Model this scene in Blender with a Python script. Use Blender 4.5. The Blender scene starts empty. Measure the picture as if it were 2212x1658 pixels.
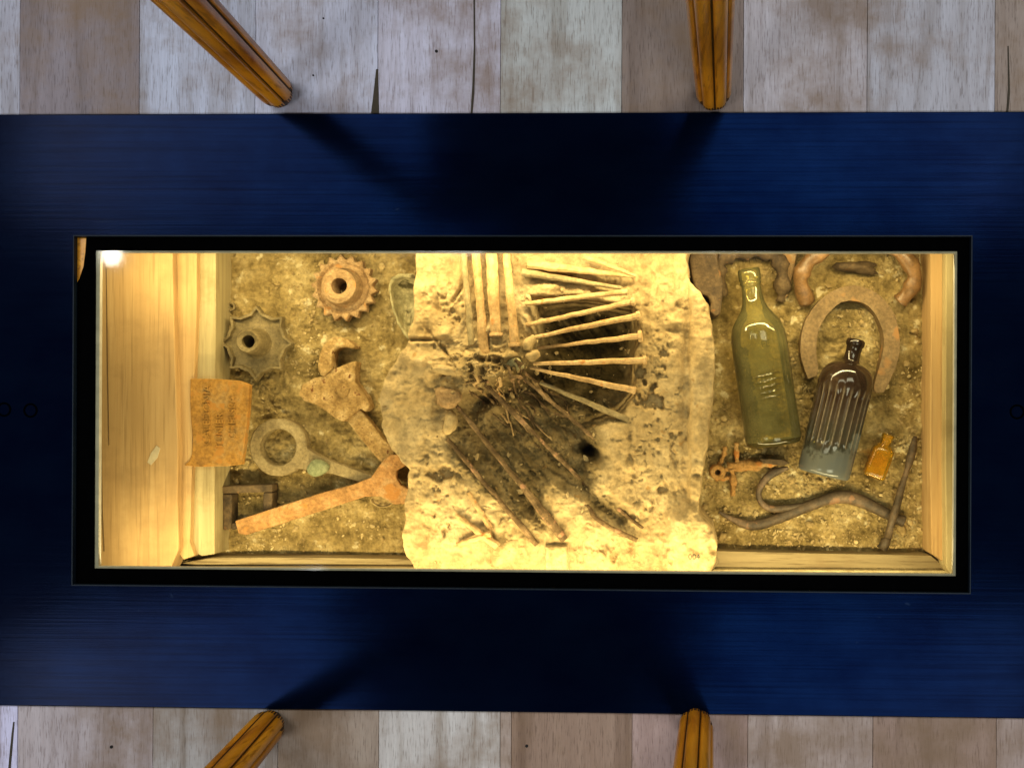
import bpy, bmesh, math, random
import numpy as np
from mathutils import Vector, Matrix

random.seed(7)
rng = np.random.default_rng(11)
S = bpy.context.scene
C = S.collection

# ------------------------------------------------------------------ camera, world, lamps, exposure
H = 1.40                      # camera height above the floor, metres
DZ = 0.055                     # extra depth of the sunken contents
FPX = 2333.0                  # focal length in units of a 2211 x 1658 frame
PX, PY = 1340.0, 887.0         # principal point of the (cropped) photograph
TILT, ROLL = math.radians(1.6), math.radians(0.28)
_f = Vector((-math.sin(TILT), 0, -math.cos(TILT)))
_r0 = Vector((math.cos(TILT), 0, -math.sin(TILT)))
_u0 = Vector((0, 1, 0))
_r = _r0 * math.cos(ROLL) + _u0 * math.sin(ROLL)
_u = -_r0 * math.sin(ROLL) + _u0 * math.cos(ROLL)
cam = bpy.data.cameras.new("camera")
cam.sensor_width = 36.0
cam.lens = 36.0 * FPX / 2211.0
cam.shift_x = (1105.5 - PX) / 2211.0
cam.shift_y = (PY - 829.0) / 2211.0
cam.clip_end = 50
cam.clip_start = 0.02
cam_o = bpy.data.objects.new("camera", cam)
C.objects.link(cam_o)
cam_o.matrix_world = Matrix(((_r.x, _u.x, -_f.x, 0), (_r.y, _u.y, -_f.y, 0), (_r.z, _u.z, -_f.z, H), (0, 0, 0, 1)))
S.camera = cam_o

W = bpy.data.worlds.new("World")
S.world = W
W.use_nodes = True
W.node_tree.nodes["Background"].inputs[0].default_value = (0.55, 0.62, 0.8, 1)
W.node_tree.nodes["Background"].inputs[1].default_value = 0.035
S.view_settings.view_transform = 'Standard'
S.view_settings.look = 'None'
S.view_settings.exposure = 0.0
S.view_settings.gamma = 1.0
S.cycles.max_bounces = 8
S.cycles.transparent_max_bounces = 16
S.cycles.caustics_reflective = False
S.cycles.caustics_refractive = False


def P(px, py, z=0.0):
    """point at height z seen at (px, py) of the 2211 x 1658 photograph"""
    d = _f + _r * ((px - PX) / FPX) + _u * ((PY - py) / FPX)
    t = ((z - DZ if z < -0.0245 else z) - H) / d.z     # the sunken contents are lowered by DZ at the end
    return Vector((d.x * t, d.y * t, z))


def area(name, loc, direction, sx, sy, energy, color, roll=0.0):
    l = bpy.data.lights.new(name, 'AREA')
    l.shape = 'RECTANGLE'
    l.size, l.size_y = sx, sy
    l.energy = energy
    l.color = color
    o = bpy.data.objects.new(name, l)
    C.objects.link(o)
    o.location = loc
    q = Vector(direction).to_track_quat('-Z', 'Y')
    o.rotation_euler = (q.to_matrix().to_4x4() @ Matrix.Rotation(roll, 4, 'Z')).to_euler()
    return o


COOL = (0.89, 0.93, 1.0)
# four ceiling light panels of the room, 2.6 m up
CE = 31.0
area("ceiling_panel_light", (-1.47, 1.02, 2.6), (0, 0, -1), 1.75, 0.74, CE * 1.25, COOL, math.radians(-5))
area("ceiling_panel_light", (0.78, 1.02, 2.6), (0, 0, -1), 1.25, 0.74, CE, COOL, math.radians(5))
area("ceiling_panel_light", (-1.75, -1.08, 2.6), (0, 0, -1), 1.25, 0.70, CE, COOL, math.radians(14))
area("ceiling_panel_light", (0.82, -1.06, 2.6), (0, 0, -1), 1.25, 0.74, CE, COOL, math.radians(-5))
# two small ceiling spots
for sx, sy in ((-2.02, 0.572), (1.196, 0.809)):
    l = area("ceiling_spot_light", (sx, sy, 2.58), (0, 0, -1), 0.07, 0.07, 0.9, (1, 0.95, 0.85))
    l.data.shape = 'DISK'
# warm light strips of the display case, tucked under the rim
WARM = (1.0, 0.83, 0.49)
SZ = -0.019
pt = P(1135, 531, SZ)
pb = P(1135, 1256, SZ)
area("case_strip_light", (pt.x, pt.y + 0.004, SZ), (0, -0.75, -0.66), 1.12, 0.010, 4.7, WARM)
area("case_strip_light", (pb.x, pb.y - 0.002, SZ), (0, 0.75, -0.66), 1.12, 0.010, 4.7, WARM)

# ------------------------------------------------------------------ helpers


def tag(o, label=None, cat=None, group=None, kind=None):
    if label: o["label"] = label
    if cat: o["category"] = cat
    if group: o["group"] = group
    if kind: o["kind"] = kind
    return o


def mesh_obj(name, verts, faces, m, parent=None, smooth=False, origin=None):
    vs = [Vector(v) for v in verts]
    base = Vector((0, 0, 0))
    if parent is not None:
        base = WP(parent)
    elif origin is not None:
        base = Vector(origin)
    org = base
    me = bpy.data.meshes.new(name)
    me.from_pydata([tuple(v - org) for v in vs], [], faces)
    me.update()
    if smooth:
        me.polygons.foreach_set("use_smooth", [True] * len(me.polygons))
    o = bpy.data.objects.new(name, me)
    C.objects.link(o)
    if parent is not None:
        o.parent = parent
    else:
        o.location = org
    if m is not None:
        me.materials.append(m)
    return o


def WP(o):
    p = Vector((0, 0, 0))
    while o is not None:
        p += o.location
        o = o.parent
    return p


def empty(name, loc, label, cat, group=None):
    o = bpy.data.objects.new(name, None)
    o.empty_display_size = 0.03
    o.location = loc
    C.objects.link(o)
    return tag(o, label, cat, group)


def recalc(o):
    bm = bmesh.new()
    bm.from_mesh(o.data)
    bmesh.ops.recalc_face_normals(bm, faces=bm.faces)
    bm.to_mesh(o.data)
    bm.free()
    return o


def bevel(o, w, seg=2):
    md = o.modifiers.new("bevel", 'BEVEL')
    md.width = w
    md.segments = seg
    md.limit_method = 'ANGLE'
    md.angle_limit = math.radians(40)
    return o


def catmull(pts, n=6, closed=True):
    out = []
    N = len(pts)
    rngi = range(N) if closed else range(N - 1)
    for i in rngi:
        if closed:
            p0, p1, p2, p3 = pts[(i - 1) % N], pts[i], pts[(i + 1) % N], pts[(i + 2) % N]
        else:
            p0, p1, p2, p3 = pts[max(i - 1, 0)], pts[i], pts[i + 1], pts[min(i + 2, N - 1)]
        for k in range(n):
            t = k / n
            out.append(tuple(0.5 * ((2 * p1[j]) + (-p0[j] + p2[j]) * t + (2 * p0[j] - 5 * p1[j] + 4 * p2[j] - p3[j]) * t * t
                                    + (-p0[j] + 3 * p1[j] - 3 * p2[j] + p3[j]) * t ** 3) for j in range(len(p1))))
    if not closed:
        out.append(tuple(pts[-1]))
    return out


def prism(name, poly, zt, zb, m, parent=None, bev=0.0, jit=0.0, smoothpts=0, zfun=None, origin=None, smooth=False):
    """poly: photograph points of the top outline at height zt; straight sides down to zb"""
    if smoothpts:
        poly = catmull(poly, smoothpts)
    top = []
    for (x, y) in poly:
        z = zt if zfun is None else zfun(x, y)
        p = P(x + random.uniform(-jit, jit), y + random.uniform(-jit, jit), zt)
        p.z = z
        top.append(p)
    n = len(top)
    th = zt - zb
    bot = [Vector((p.x, p.y, p.z - th)) for p in top]
    bm = bmesh.new()
    vt = [bm.verts.new(p) for p in top]
    vb = [bm.verts.new(p) for p in bot]
    ft = bm.faces.new(vt)
    fb = bm.faces.new(list(reversed(vb)))
    for i in range(n):
        bm.faces.new((vt[i], vb[i], vb[(i + 1) % n], vt[(i + 1) % n]))
    bmesh.ops.recalc_face_normals(bm, faces=bm.faces)
    bmesh.ops.triangulate(bm, faces=[f for f in bm.faces if len(f.verts) > 4])
    bm.verts.index_update()
    vs = [v.co.copy() for v in bm.verts]
    fs = [[v.index for v in f.verts] for f in bm.faces]
    bm.free()
    o = mesh_obj(name, vs, fs, m, parent, smooth, origin)
    if bev:
        bevel(o, bev)
    return o


def box(name, x0, x1, y0, y1, z0, z1, m, parent=None, bev=0.0, origin=None):
    v = [(x0, y0, z0), (x1, y0, z0), (x1, y1, z0), (x0, y1, z0), (x0, y0, z1), (x1, y0, z1), (x1, y1, z1), (x0, y1, z1)]
    f = [(0, 3, 2, 1), (4, 5, 6, 7), (0, 1, 5, 4), (1, 2, 6, 5), (2, 3, 7, 6), (3, 0, 4, 7)]
    o = mesh_obj(name, v, f, m, parent, origin=origin)
    if bev:
        bevel(o, bev)
    return o


def frame_axes(d):
    d = d.normalized()
    a = Vector((0, 0, 1)) if abs(d.z) < 0.95 else Vector((1, 0, 0))
    s = d.cross(a).normalized()
    u = s.cross(d).normalized()
    return s, u


def sweep(path, sizes, sec=8, square=False, noise=0.0, flat=1.0, caps=True):
    """path: world points; sizes: half width per point; returns verts, faces"""
    vs, fs = [], []
    n = len(path)
    for i in range(n):
        d = (path[min(i + 1, n - 1)] - path[max(i - 1, 0)])
        s, u = frame_axes(d)
        r = sizes[i]
        for k in range(sec):
            a = 2 * math.pi * (k + 0.5) / sec
            rr = r * (1 + random.uniform(-noise, noise))
            if square:
                c, sn = math.cos(a), math.sin(a)
                mx = max(abs(c), abs(sn))
                c, sn = c / mx, sn / mx
            else:
                c, sn = math.cos(a), math.sin(a)
            vs.append(path[i] + s * (c * rr) + u * (sn * rr * flat))
    for i in range(n - 1):
        for k in range(sec):
            a, b = i * sec + k, i * sec + (k + 1) % sec
            fs.append((a, b, b + sec, a + sec))
    if caps:
        fs.append(tuple(reversed(range(sec))))
        fs.append(tuple(range((n - 1) * sec, n * sec)))
    return vs, fs


def join(parts):
    V, F = [], []
    for v, f in parts:
        o = len(V)
        V += list(v)
        F += [tuple(i + o for i in ff) for ff in f]
    return V, F


def lathe(A, B, prof, sec=40, section=None, mod=None):
    """A,B world points; prof list of (t metres along A->B, radius)"""
    d = (B - A).normalized()
    s, u = frame_axes(d)
    vs, fs = [], []
    for (t, r) in prof:
        for k in range(sec):
            a = 2 * math.pi * k / sec
            rr = r
            if mod: rr = r * mod(a, t)
            x, y = math.cos(a) * rr, math.sin(a) * rr
            if section: x, y = section(a, rr, t)
            vs.append(A + d * t + s * x + u * y)
    n = len(prof)
    for i in range(n - 1):
        for k in range(sec):
            a, b = i * sec + k, i * sec + (k + 1) % sec
            fs.append((a, a + sec, b + sec, b))
    fs.append(tuple(range(sec)))
    fs.append(tuple(reversed(range((n - 1) * sec, n * sec))))
    return vs, fs


# ---- numpy noise
_perm = rng.permutation(4096)


def vnoise(x, y, seed=0):
    xi, yi = np.floor(x).astype(int), np.floor(y).astype(int)
    xf, yf = x - xi, y - yi
    xf = xf * xf * (3 - 2 * xf)
    yf = yf * yf * (3 - 2 * yf)

    def h(i, j):
        return _perm[(_perm[(i + seed * 131) & 4095] + j * 7) & 4095] / 4095.0
    return (h(xi, yi) * (1 - xf) + h(xi + 1, yi) * xf) * (1 - yf) + (h(xi, yi + 1) * (1 - xf) + h(xi + 1, yi + 1) * xf) * yf


def fbm(x, y, oct=5, seed=0, ridge=False):
    a, s, t = 1.0, 0.0, 0.0
    for o in range(oct):
        n = vnoise(x * 2 ** o + 17.3 * o, y * 2 ** o - 9.1 * o, seed + o)
        if ridge: n = 1 - abs(2 * n - 1)
        s = s + a * n
        t += a
        a *= 0.5
    return s / t - 0.5


def sdf(poly, X, Y):
    """positive inside"""
    d = np.full(X.shape, 1e9)
    inside = np.zeros(X.shape, bool)
    n = len(poly)
    for i in range(n):
        x0, y0 = poly[i]
        x1, y1 = poly[(i + 1) % n]
        ex, ey = x1 - x0, y1 - y0
        t = np.clip(((X - x0) * ex + (Y - y0) * ey) / (ex * ex + ey * ey + 1e-9), 0, 1)
        d = np.minimum(d, np.hypot(X - x0 - t * ex, Y - y0 - t * ey))
        c = ((y0 > Y) != (y1 > Y)) & (X < (x1 - x0) * (Y - y0) / ((y1 - y0) if y1 != y0 else 1e-9) + x0)
        inside ^= c
    return np.where(inside, d, -d)


def sstep(a, b, x):
    t = np.clip((x - a) / (b - a), 0, 1)
    return t * t * (3 - 2 * t)


# ------------------------------------------------------------------ materials


def srgb(r, g, b):
    f = lambda c: ((c / 255 + 0.055) / 1.055) ** 2.4 if c > 10 else c / 255 / 12.92
    return (f(r), f(g), f(b), 1)


def new_mat(name):
    m = bpy.data.materials.new(name)
    m.use_nodes = True
    nt = m.node_tree
    return m, nt, nt.nodes["Principled BSDF"], nt.nodes["Material Output"]


def N(nt, t, **kw):
    n = nt.nodes.new(t)
    for k, v in kw.items():
        setattr(n, k, v)
    return n


def ramp(nt, fac, cols, interp='LINEAR'):
    r = N(nt, 'ShaderNodeValToRGB')
    r.color_ramp.interpolation = interp
    el = r.color_ramp.elements
    while len(el) < len(cols): el.new(0.5)
    for i, (p, c) in enumerate(cols):
        el[i].position = p
        el[i].color = c if len(c) == 4 else (*c, 1)
    nt.links.new(fac, r.inputs[0])
    return r.outputs[0]


def mapping(nt, scale=(1, 1, 1), space='Object'):
    tc = N(nt, 'ShaderNodeTexCoord')
    mp = N(nt, 'ShaderNodeMapping')
    mp.inputs['Scale'].default_value = scale
    nt.links.new(tc.outputs[space], mp.inputs[0])
    return mp.outputs[0]


def noise(nt, vec, scale, detail=6, rough=0.6, dist=0.0):
    n = N(nt, 'ShaderNodeTexNoise')
    n.inputs['Scale'].default_value = scale
    n.inputs['Detail'].default_value = detail
    n.inputs['Roughness'].default_value = rough
    n.inputs['Distortion'].default_value = dist
    nt.links.new(vec, n.inputs['Vector'])
    return n.outputs['Fac']


def mixc(nt, fac, a, b, mode='MIX'):
    m = N(nt, 'ShaderNodeMix', data_type='RGBA', blend_type=mode)
    if isinstance(fac, (int, float)): m.inputs[0].default_value = fac
    else: nt.links.new(fac, m.inputs[0])
    for i, v in ((6, a), (7, b)):
        if isinstance(v, tuple): m.inputs[i].default_value = v if len(v) == 4 else (*v, 1)
        else: nt.links.new(v, m.inputs[i])
    return m.outputs[2]


def bump(nt, h, bsdf, strength=0.3, dist=0.002):
    b = N(nt, 'ShaderNodeBump')
    b.inputs['Strength'].default_value = strength
    b.inputs['Distance'].default_value = dist
    nt.links.new(h, b.inputs['Height'])
    nt.links.new(b.outputs[0], bsdf.inputs['Normal'])


def rusty(name, cols, scale=40, rough=0.8, metallic=0.0, bstr=0.6, bdist=0.002, spots=None, spec=0.3, stretch=(1, 1, 1), dark=0.0):
    m, nt, b, out = new_mat(name)
    v = mapping(nt, stretch)
    n1 = noise(nt, v, scale, 8, 0.65)
    k = len(cols)
    lo, hi = 0.30, 0.70
    c = ramp(nt, n1, [(lo + (hi - lo) * i / max(k - 1, 1), srgb(*cc)) for i, cc in enumerate(cols)])
    n2 = noise(nt, v, scale * 6, 4, 0.7)
    c = mixc(nt, 1.0, c, ramp(nt, n2, [(0.3, (0.62, 0.6, 0.58)), (0.62, (1.12, 1.1, 1.08))]), 'MULTIPLY')
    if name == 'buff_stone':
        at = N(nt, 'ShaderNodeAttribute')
        at.attribute_name = 'stain_shade'
        c = mixc(nt, at.outputs['Fac'], c, srgb(60, 49, 25))  # rust and the hollow's shade mixed into the stone colour
    if spots:
        n3 = noise(nt, v, scale * spots[1], 3, 0.5)
        f = ramp(nt, n3, [(spots[2], (0, 0, 0)), (spots[2] + 0.07, (1, 1, 1))])
        c = mixc(nt, f, c, srgb(*spots[0]))
    nt.links.new(c, b.inputs['Base Color'])
    b.inputs['Roughness'].default_value = rough
    b.inputs['Metallic'].default_value = metallic
    b.inputs['Specular IOR Level'].default_value = spec
    hh = noise(nt, v, scale * 3.2, 8, 0.7)
    bump(nt, hh, b, bstr, bdist)
    return m


def wood(name, cols, grain=(70, 4, 70), fine=(420, 14, 420), rough=0.55, use_obj_color=False, bstr=0.25, spec=0.35, dirt=None, fineamt=1.0):
    m, nt, b, out = new_mat(name)
    v1 = mapping(nt, grain)
    v2 = mapping(nt, fine)
    if use_obj_color:
        oi = N(nt, 'ShaderNodeObjectInfo')
        add1 = N(nt, 'ShaderNodeVectorMath', operation='ADD')
        sc = N(nt, 'ShaderNodeVectorMath', operation='SCALE')
        cb = N(nt, 'ShaderNodeCombineXYZ')
        for i in range(3): nt.links.new(oi.outputs['Random'], cb.inputs[i])
        nt.links.new(cb.outputs[0], sc.inputs[0])
        sc.inputs['Scale'].default_value = 60
        nt.links.new(v1, add1.inputs[0])
        nt.links.new(sc.outputs[0], add1.inputs[1])
        v1 = add1.outputs[0]
    a = noise(nt, v1, 1.0, 5, 0.6, 0.6)
    f = noise(nt, v2, 1.0, 3, 0.6)
    c = ramp(nt, a, [(0.28, srgb(*cols[0])), (0.5, srgb(*cols[1])), (0.72, srgb(*cols[2]))])
    c = mixc(nt, fineamt, c, ramp(nt, f, [(0.36, (0.60, 0.56, 0.53)), (0.44, (0.97, 0.97, 0.97)), (0.7, (1.1, 1.1, 1.1))]), 'MULTIPLY')
    if use_obj_color:
        c = mixc(nt, 1.0, c, oi.outputs['Color'], 'MULTIPLY')
    if dirt:
        v3 = mapping(nt, (1, 1, 1))
        d = noise(nt, v3, dirt[1], 6, 0.65)
        c = mixc(nt, ramp(nt, d, [(dirt[2], (0, 0, 0)), (dirt[2] + 0.18, (dirt[3],) * 3)]), c, srgb(*dirt[0]))
    nt.links.new(c, b.inputs['Base Color'])
    b.inputs['Roughness'].default_value = rough
    b.inputs['Specular IOR Level'].default_value = spec
    bump(nt, f, b, bstr, 0.0006)
    return m


# navy varnished frame
def navy_mat():
    m, nt, b, out = new_mat("navy_paint")
    v = mapping(nt, (6, 160, 6))
    n = noise(nt, v, 1.0, 4, 0.6)
    v2 = mapping(nt, (9, 14, 9))
    n2 = noise(nt, v2, 1.0, 5, 0.6)
    c = ramp(nt, n2, [(0.3, (0.0004, 0.0012, 0.006)), (0.7, (0.0008, 0.0026, 0.0085))])
    nt.links.new(c, b.inputs['Base Color'])
    b.inputs['Specular IOR Level'].default_value = 0.5
    t = ramp(nt, n2, [(0.3, (0.0018, 0.015, 0.085)), (0.7, (0.0055, 0.032, 0.150))])
    vg = mapping(nt, (3, 260, 3))
    n3 = noise(nt, vg, 1.0, 4, 0.65)
    t = mixc(nt, 1.0, t, ramp(nt, n3, [(0.32, (0.55, 0.55, 0.6)), (0.5, (1, 1, 1)), (0.7, (1.25, 1.25, 1.2))]), 'MULTIPLY')
    vd = mapping(nt, (1, 1, 1))
    n4 = noise(nt, vd, 55, 2, 0.5)
    t = mixc(nt, ramp(nt, n4, [(0.76, (0, 0, 0)), (0.82, (0.5, 0.5, 0.5))]), t, (0.10, 0.18, 0.36))
    vs_ = N(nt, 'ShaderNodeMapping')
    vs_.inputs['Rotation'].default_value = (0, 0, 0.6)
    vs_.inputs['Scale'].default_value = (7, 300, 7)
    nt.links.new(N(nt, 'ShaderNodeTexCoord').outputs['Object'], vs_.inputs[0])
    n5 = noise(nt, vs_.outputs[0], 1.0, 1, 0.5)
    t = mixc(nt, ramp(nt, n5, [(0.80, (0, 0, 0)), (0.86, (0.45, 0.45, 0.45))]), t, (0.10, 0.17, 0.30))
    nt.links.new(t, b.inputs['Specular Tint'])
    r = N(nt, 'ShaderNodeMapRange')
    r.inputs[3].default_value, r.inputs[4].default_value = 0.12, 0.20
    nt.links.new(n, r.inputs[0])
    nt.links.new(r.outputs[0], b.inputs['Roughness'])
    bump(nt, n3, b, 0.16, 0.0004)
    return m


def plain(name, col, rough=0.5, spec=0.5, metallic=0.0):
    m, nt, b, out = new_mat(name)
    v = mapping(nt)
    n = noise(nt, v, 60, 5, 0.6)
    c = ramp(nt, n, [(0.3, tuple(x * 0.8 for x in col)), (0.7, tuple(min(1, x * 1.15) for x in col))])
    nt.links.new(c, b.inputs['Base Color'])
    b.inputs['Roughness'].default_value = rough
    b.inputs['Specular IOR Level'].default_value = spec
    b.inputs['Metallic'].default_value = metallic
    return m


def pane_mat():
    m, nt, b, out = new_mat("tinted_glass")
    nt.nodes.remove(b)
    tr = N(nt, 'ShaderNodeBsdfTransparent')
    tr.inputs[0].default_value = (0.80, 0.775, 0.61, 1)  # tint added to warm the contents and dim ceiling light inside
    gl = N(nt, 'ShaderNodeBsdfGlossy')
    gl.inputs['Roughness'].default_value = 0.05
    fr = N(nt, 'ShaderNodeFresnel')
    fr.inputs[0].default_value = 1.45
    mx = N(nt, 'ShaderNodeMixShader')
    nt.links.new(fr.outputs[0], mx.inputs[0])
    nt.links.new(tr.outputs[0], mx.inputs[1])
    nt.links.new(gl.outputs[0], mx.inputs[2])
    nt.links.new(mx.outputs[0], out.inputs[0])
    return m


def bottle_glass(name, tint, edge, milk, milk_fac, rough=0.06, grime=None):
    """hollow bottle wall: tinted see-through, deeper tint where the wall is seen edge-on, a film of dirt"""
    m, nt, b, out = new_mat(name)
    lw = N(nt, 'ShaderNodeLayerWeight')
    lw.inputs[0].default_value = 0.35
    c = ramp(nt, lw.outputs['Facing'], [(0.25, tint), (0.85, edge)])
    tr = N(nt, 'ShaderNodeBsdfTransparent')
    nt.links.new(c, tr.inputs[0])
    v = mapping(nt)
    n = noise(nt, v, 30, 6, 0.6)
    mk = ramp(nt, n, [(0.35, milk), (0.7, tuple(x * 1.25 for x in milk[:3]))])
    nt.links.new(mk, b.inputs['Base Color'])
    b.inputs['Roughness'].default_value = 0.6
    b.inputs['Specular IOR Level'].default_value = 0.0
    f = ramp(nt, n, [(0.3, (milk_fac * 0.75,) * 3), (0.7, (milk_fac * 1.25,) * 3)])
    m1 = N(nt, 'ShaderNodeMixShader')
    nt.links.new(f, m1.inputs[0])
    nt.links.new(tr.outputs[0], m1.inputs[1])
    nt.links.new(b.outputs[0], m1.inputs[2])
    gl = N(nt, 'ShaderNodeBsdfGlossy')
    gl.inputs['Roughness'].default_value = rough
    fr = N(nt, 'ShaderNodeFresnel')
    fr.inputs[0].default_value = 1.5
    m2 = N(nt, 'ShaderNodeMixShader')
    nt.links.new(fr.outputs[0], m2.inputs[0])
    nt.links.new(m1.outputs[0], m2.inputs[1])
    nt.links.new(gl.outputs[0], m2.inputs[2])
    nt.links.new(m2.outputs[0], out.inputs[0])
    return m


M = {}
M['floor'] = wood("floor_oak", ((196, 186, 176), (236, 232, 230), (255, 255, 255)), (42, 3.0, 42), (620, 52, 620), 0.6, True, 0.35, 0.35, ((122, 96, 66), 6.0, 0.46, 0.72), 0.85)
M['gap'] = plain("dark_gap", (0.02, 0.018, 0.016), 0.9, 0.1)
M['navy'] = navy_mat()
M['black'] = plain("black_rim", (0.0008, 0.0008, 0.0008), 0.6, 0.0)
M['bead'] = plain("pale_bead", (0.42, 0.40, 0.36), 0.5, 0.3)
M['pane'] = pane_mat()
M['leg'] = wood("honey_wood", ((150, 88, 14), (206, 138, 24), (222, 158, 40)), (30, 30, 5), (160, 160, 9), 0.32, False, 0.1, 0.5)
M['pine'] = wood("old_pine", ((160, 128, 84), (176, 144, 98), (188, 158, 112)), (34, 2.2, 34), (240, 7, 240), 0.7, False, 0.3, 0.2,
                 ((140, 112, 76), 9, 0.52, 0.6), 0.5)
M['pine_x'] = wood("grey_pine", ((112, 98, 70), (136, 120, 88), (156, 138, 102)), (3, 46, 46), (12, 320, 320), 0.75, False, 0.4, 0.2,
                   ((120, 100, 70), 12, 0.5, 0.6))
M['pine_g'] = wood("pale_pine", ((146, 130, 92), (166, 150, 110), (180, 164, 124)), (40, 2.5, 40), (220, 7, 220), 0.7, False, 0.3, 0.2,
                   ((128, 110, 74), 14, 0.52, 0.6), 0.5)
M['pine_d'] = plain('split_wood', (0.16, 0.10, 0.045), 0.9, 0.1)  # dark tone of the plank cracks
M['soil'] = rusty("gritty_soil", ((96, 80, 44), (156, 135, 88), (192, 173, 126)), 24, 0.95, 0, 1.0, 0.007, ((208, 192, 152), 2.0, 0.63), 0.12)
M['gravel'] = rusty("gravel_stone", ((112, 94, 58), (160, 138, 94), (204, 186, 140)), 18, 0.9, 0, 0.4, 0.001, None, 0.2)
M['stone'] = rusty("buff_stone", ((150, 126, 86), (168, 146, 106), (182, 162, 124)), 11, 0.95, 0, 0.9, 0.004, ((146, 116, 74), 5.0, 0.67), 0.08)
M['nail'] = rusty("clay_coated_iron", ((138, 108, 68), (172, 142, 98), (190, 162, 120)), 30, 0.8, 0, 0.5, 0.001, ((164, 112, 60), 2.0, 0.62), 0.25)
M['dark_nail'] = rusty("dark_iron_spike", ((58, 44, 28), (100, 80, 54), (158, 130, 96)), 40, 0.85, 0, 0.9, 0.003, ((150, 112, 84), 2.0, 0.6), 0.2)
M['rust_tan'] = rusty("tan_rust", ((118, 92, 62), (154, 126, 90), (178, 152, 116)), 45, 0.85, 0, 0.7, 0.0015, ((166, 124, 78), 1.2, 0.62), 0.2)
M['iron_grey'] = rusty("grey_brown_iron", ((104, 90, 62), (132, 116, 82), (154, 138, 102)), 40, 0.75, 0, 0.45, 0.001, None, 0.3)
M['sprocket_iron'] = rusty('olive_grey_iron', ((88, 76, 50), (112, 98, 66), (132, 116, 82)), 40, 0.7, 0, 0.5, 0.001, None, 0.3)
M['crumb'] = rusty('crumbly_rust', ((128, 96, 54), (168, 128, 76), (186, 152, 104)), 50, 0.9, 0, 1.0, 0.004, ((176, 116, 60), 1.4, 0.58), 0.1)
M['orange'] = rusty("orange_rust", ((130, 98, 60), (166, 124, 78), (180, 150, 108)), 34, 0.88, 0, 1.0, 0.003, ((166, 116, 62), 1.3, 0.57), 0.12)
M['plate'] = rusty("ochre_rust", ((126, 92, 48), (158, 116, 54), (150, 122, 78)), 30, 0.85, 0, 0.7, 0.0012, ((160, 112, 52), 2.2, 0.58), 0.15)
M['crust'] = rusty("crusted_rust", ((120, 92, 52), (168, 138, 90), (206, 180, 132)), 46, 0.92, 0, 1.0, 0.005, ((110, 70, 40), 2.0, 0.62), 0.1)
M['shoe'] = rusty("horseshoe_iron", ((100, 82, 54), (124, 102, 70), (140, 118, 86)), 36, 0.75, 0, 0.4, 0.001, ((152, 112, 68), 0.8, 0.62), 0.3)
M['shoe_b'] = rusty("brown_polished_iron", ((92, 68, 38), (124, 92, 56), (152, 118, 80)), 40, 0.4, 0.0, 0.5, 0.001, None, 0.6)
M['dark_iron'] = rusty("dark_iron", ((48, 38, 26), (84, 68, 46), (116, 96, 68)), 40, 0.75, 0, 0.8, 0.002, ((120, 84, 48), 1.5, 0.62), 0.3)
M['hook'] = rusty("hook_iron", ((46, 38, 27), (82, 68, 50), (122, 100, 76)), 44, 0.6, 0.0, 0.6, 0.0012, ((130, 96, 68), 1.2, 0.64), 0.4)
M['shell'] = rusty("oyster_shell", ((118, 112, 84), (156, 148, 112), (186, 176, 140)), 30, 0.8, 0, 0.8, 0.003, ((84, 76, 50), 1.3, 0.60), 0.2)
M['teal'] = rusty("verdigris", ((112, 118, 88), (128, 134, 102), (148, 148, 116)), 40, 0.85, 0, 0.4, 0.001, None, 0.2)
M['green_glass'] = bottle_glass("olive_glass", (0.84, 0.78, 0.40, 1), (0.12, 0.09, 0.01, 1), (0.25, 0.22, 0.085, 1), 0.27)
M['thick_glass'] = plain('thick_olive_glass', (0.035, 0.028, 0.008), 0.12, 0.5)
M['amber_glass'] = bottle_glass("amber_glass", (0.97, 0.66, 0.12, 1), (0.10, 0.03, 0.002, 1), (0.66, 0.36, 0.03, 1), 0.22)
M['grime'] = plain('black_grime', (0.03, 0.02, 0.012), 0.9, 0.1)
M['groove'] = plain('dark_stain_shade', (0.07, 0.03, 0.006), 0.5, 0.3)  # dark stain plus painted shade for leg flutes and foot tips
M['edge_glint'] = plain('painted_edge_glint', (0.006, 0.011, 0.017), 0.45, 0.15)  # colour of the painted highlight along the frame's inner edge
M['chip'] = plain('pale_paint', (0.50, 0.42, 0.28), 0.8, 0.1)
M['seam'] = plain('seam_dirt', (0.055, 0.045, 0.03), 0.9, 0.1)
M['print'] = plain("black_ink", (0.05, 0.045, 0.035), 0.8, 0.1)
M['bolt'] = plain("dark_bolt", (0.0006, 0.0006, 0.0008), 0.5, 0.0)


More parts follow.
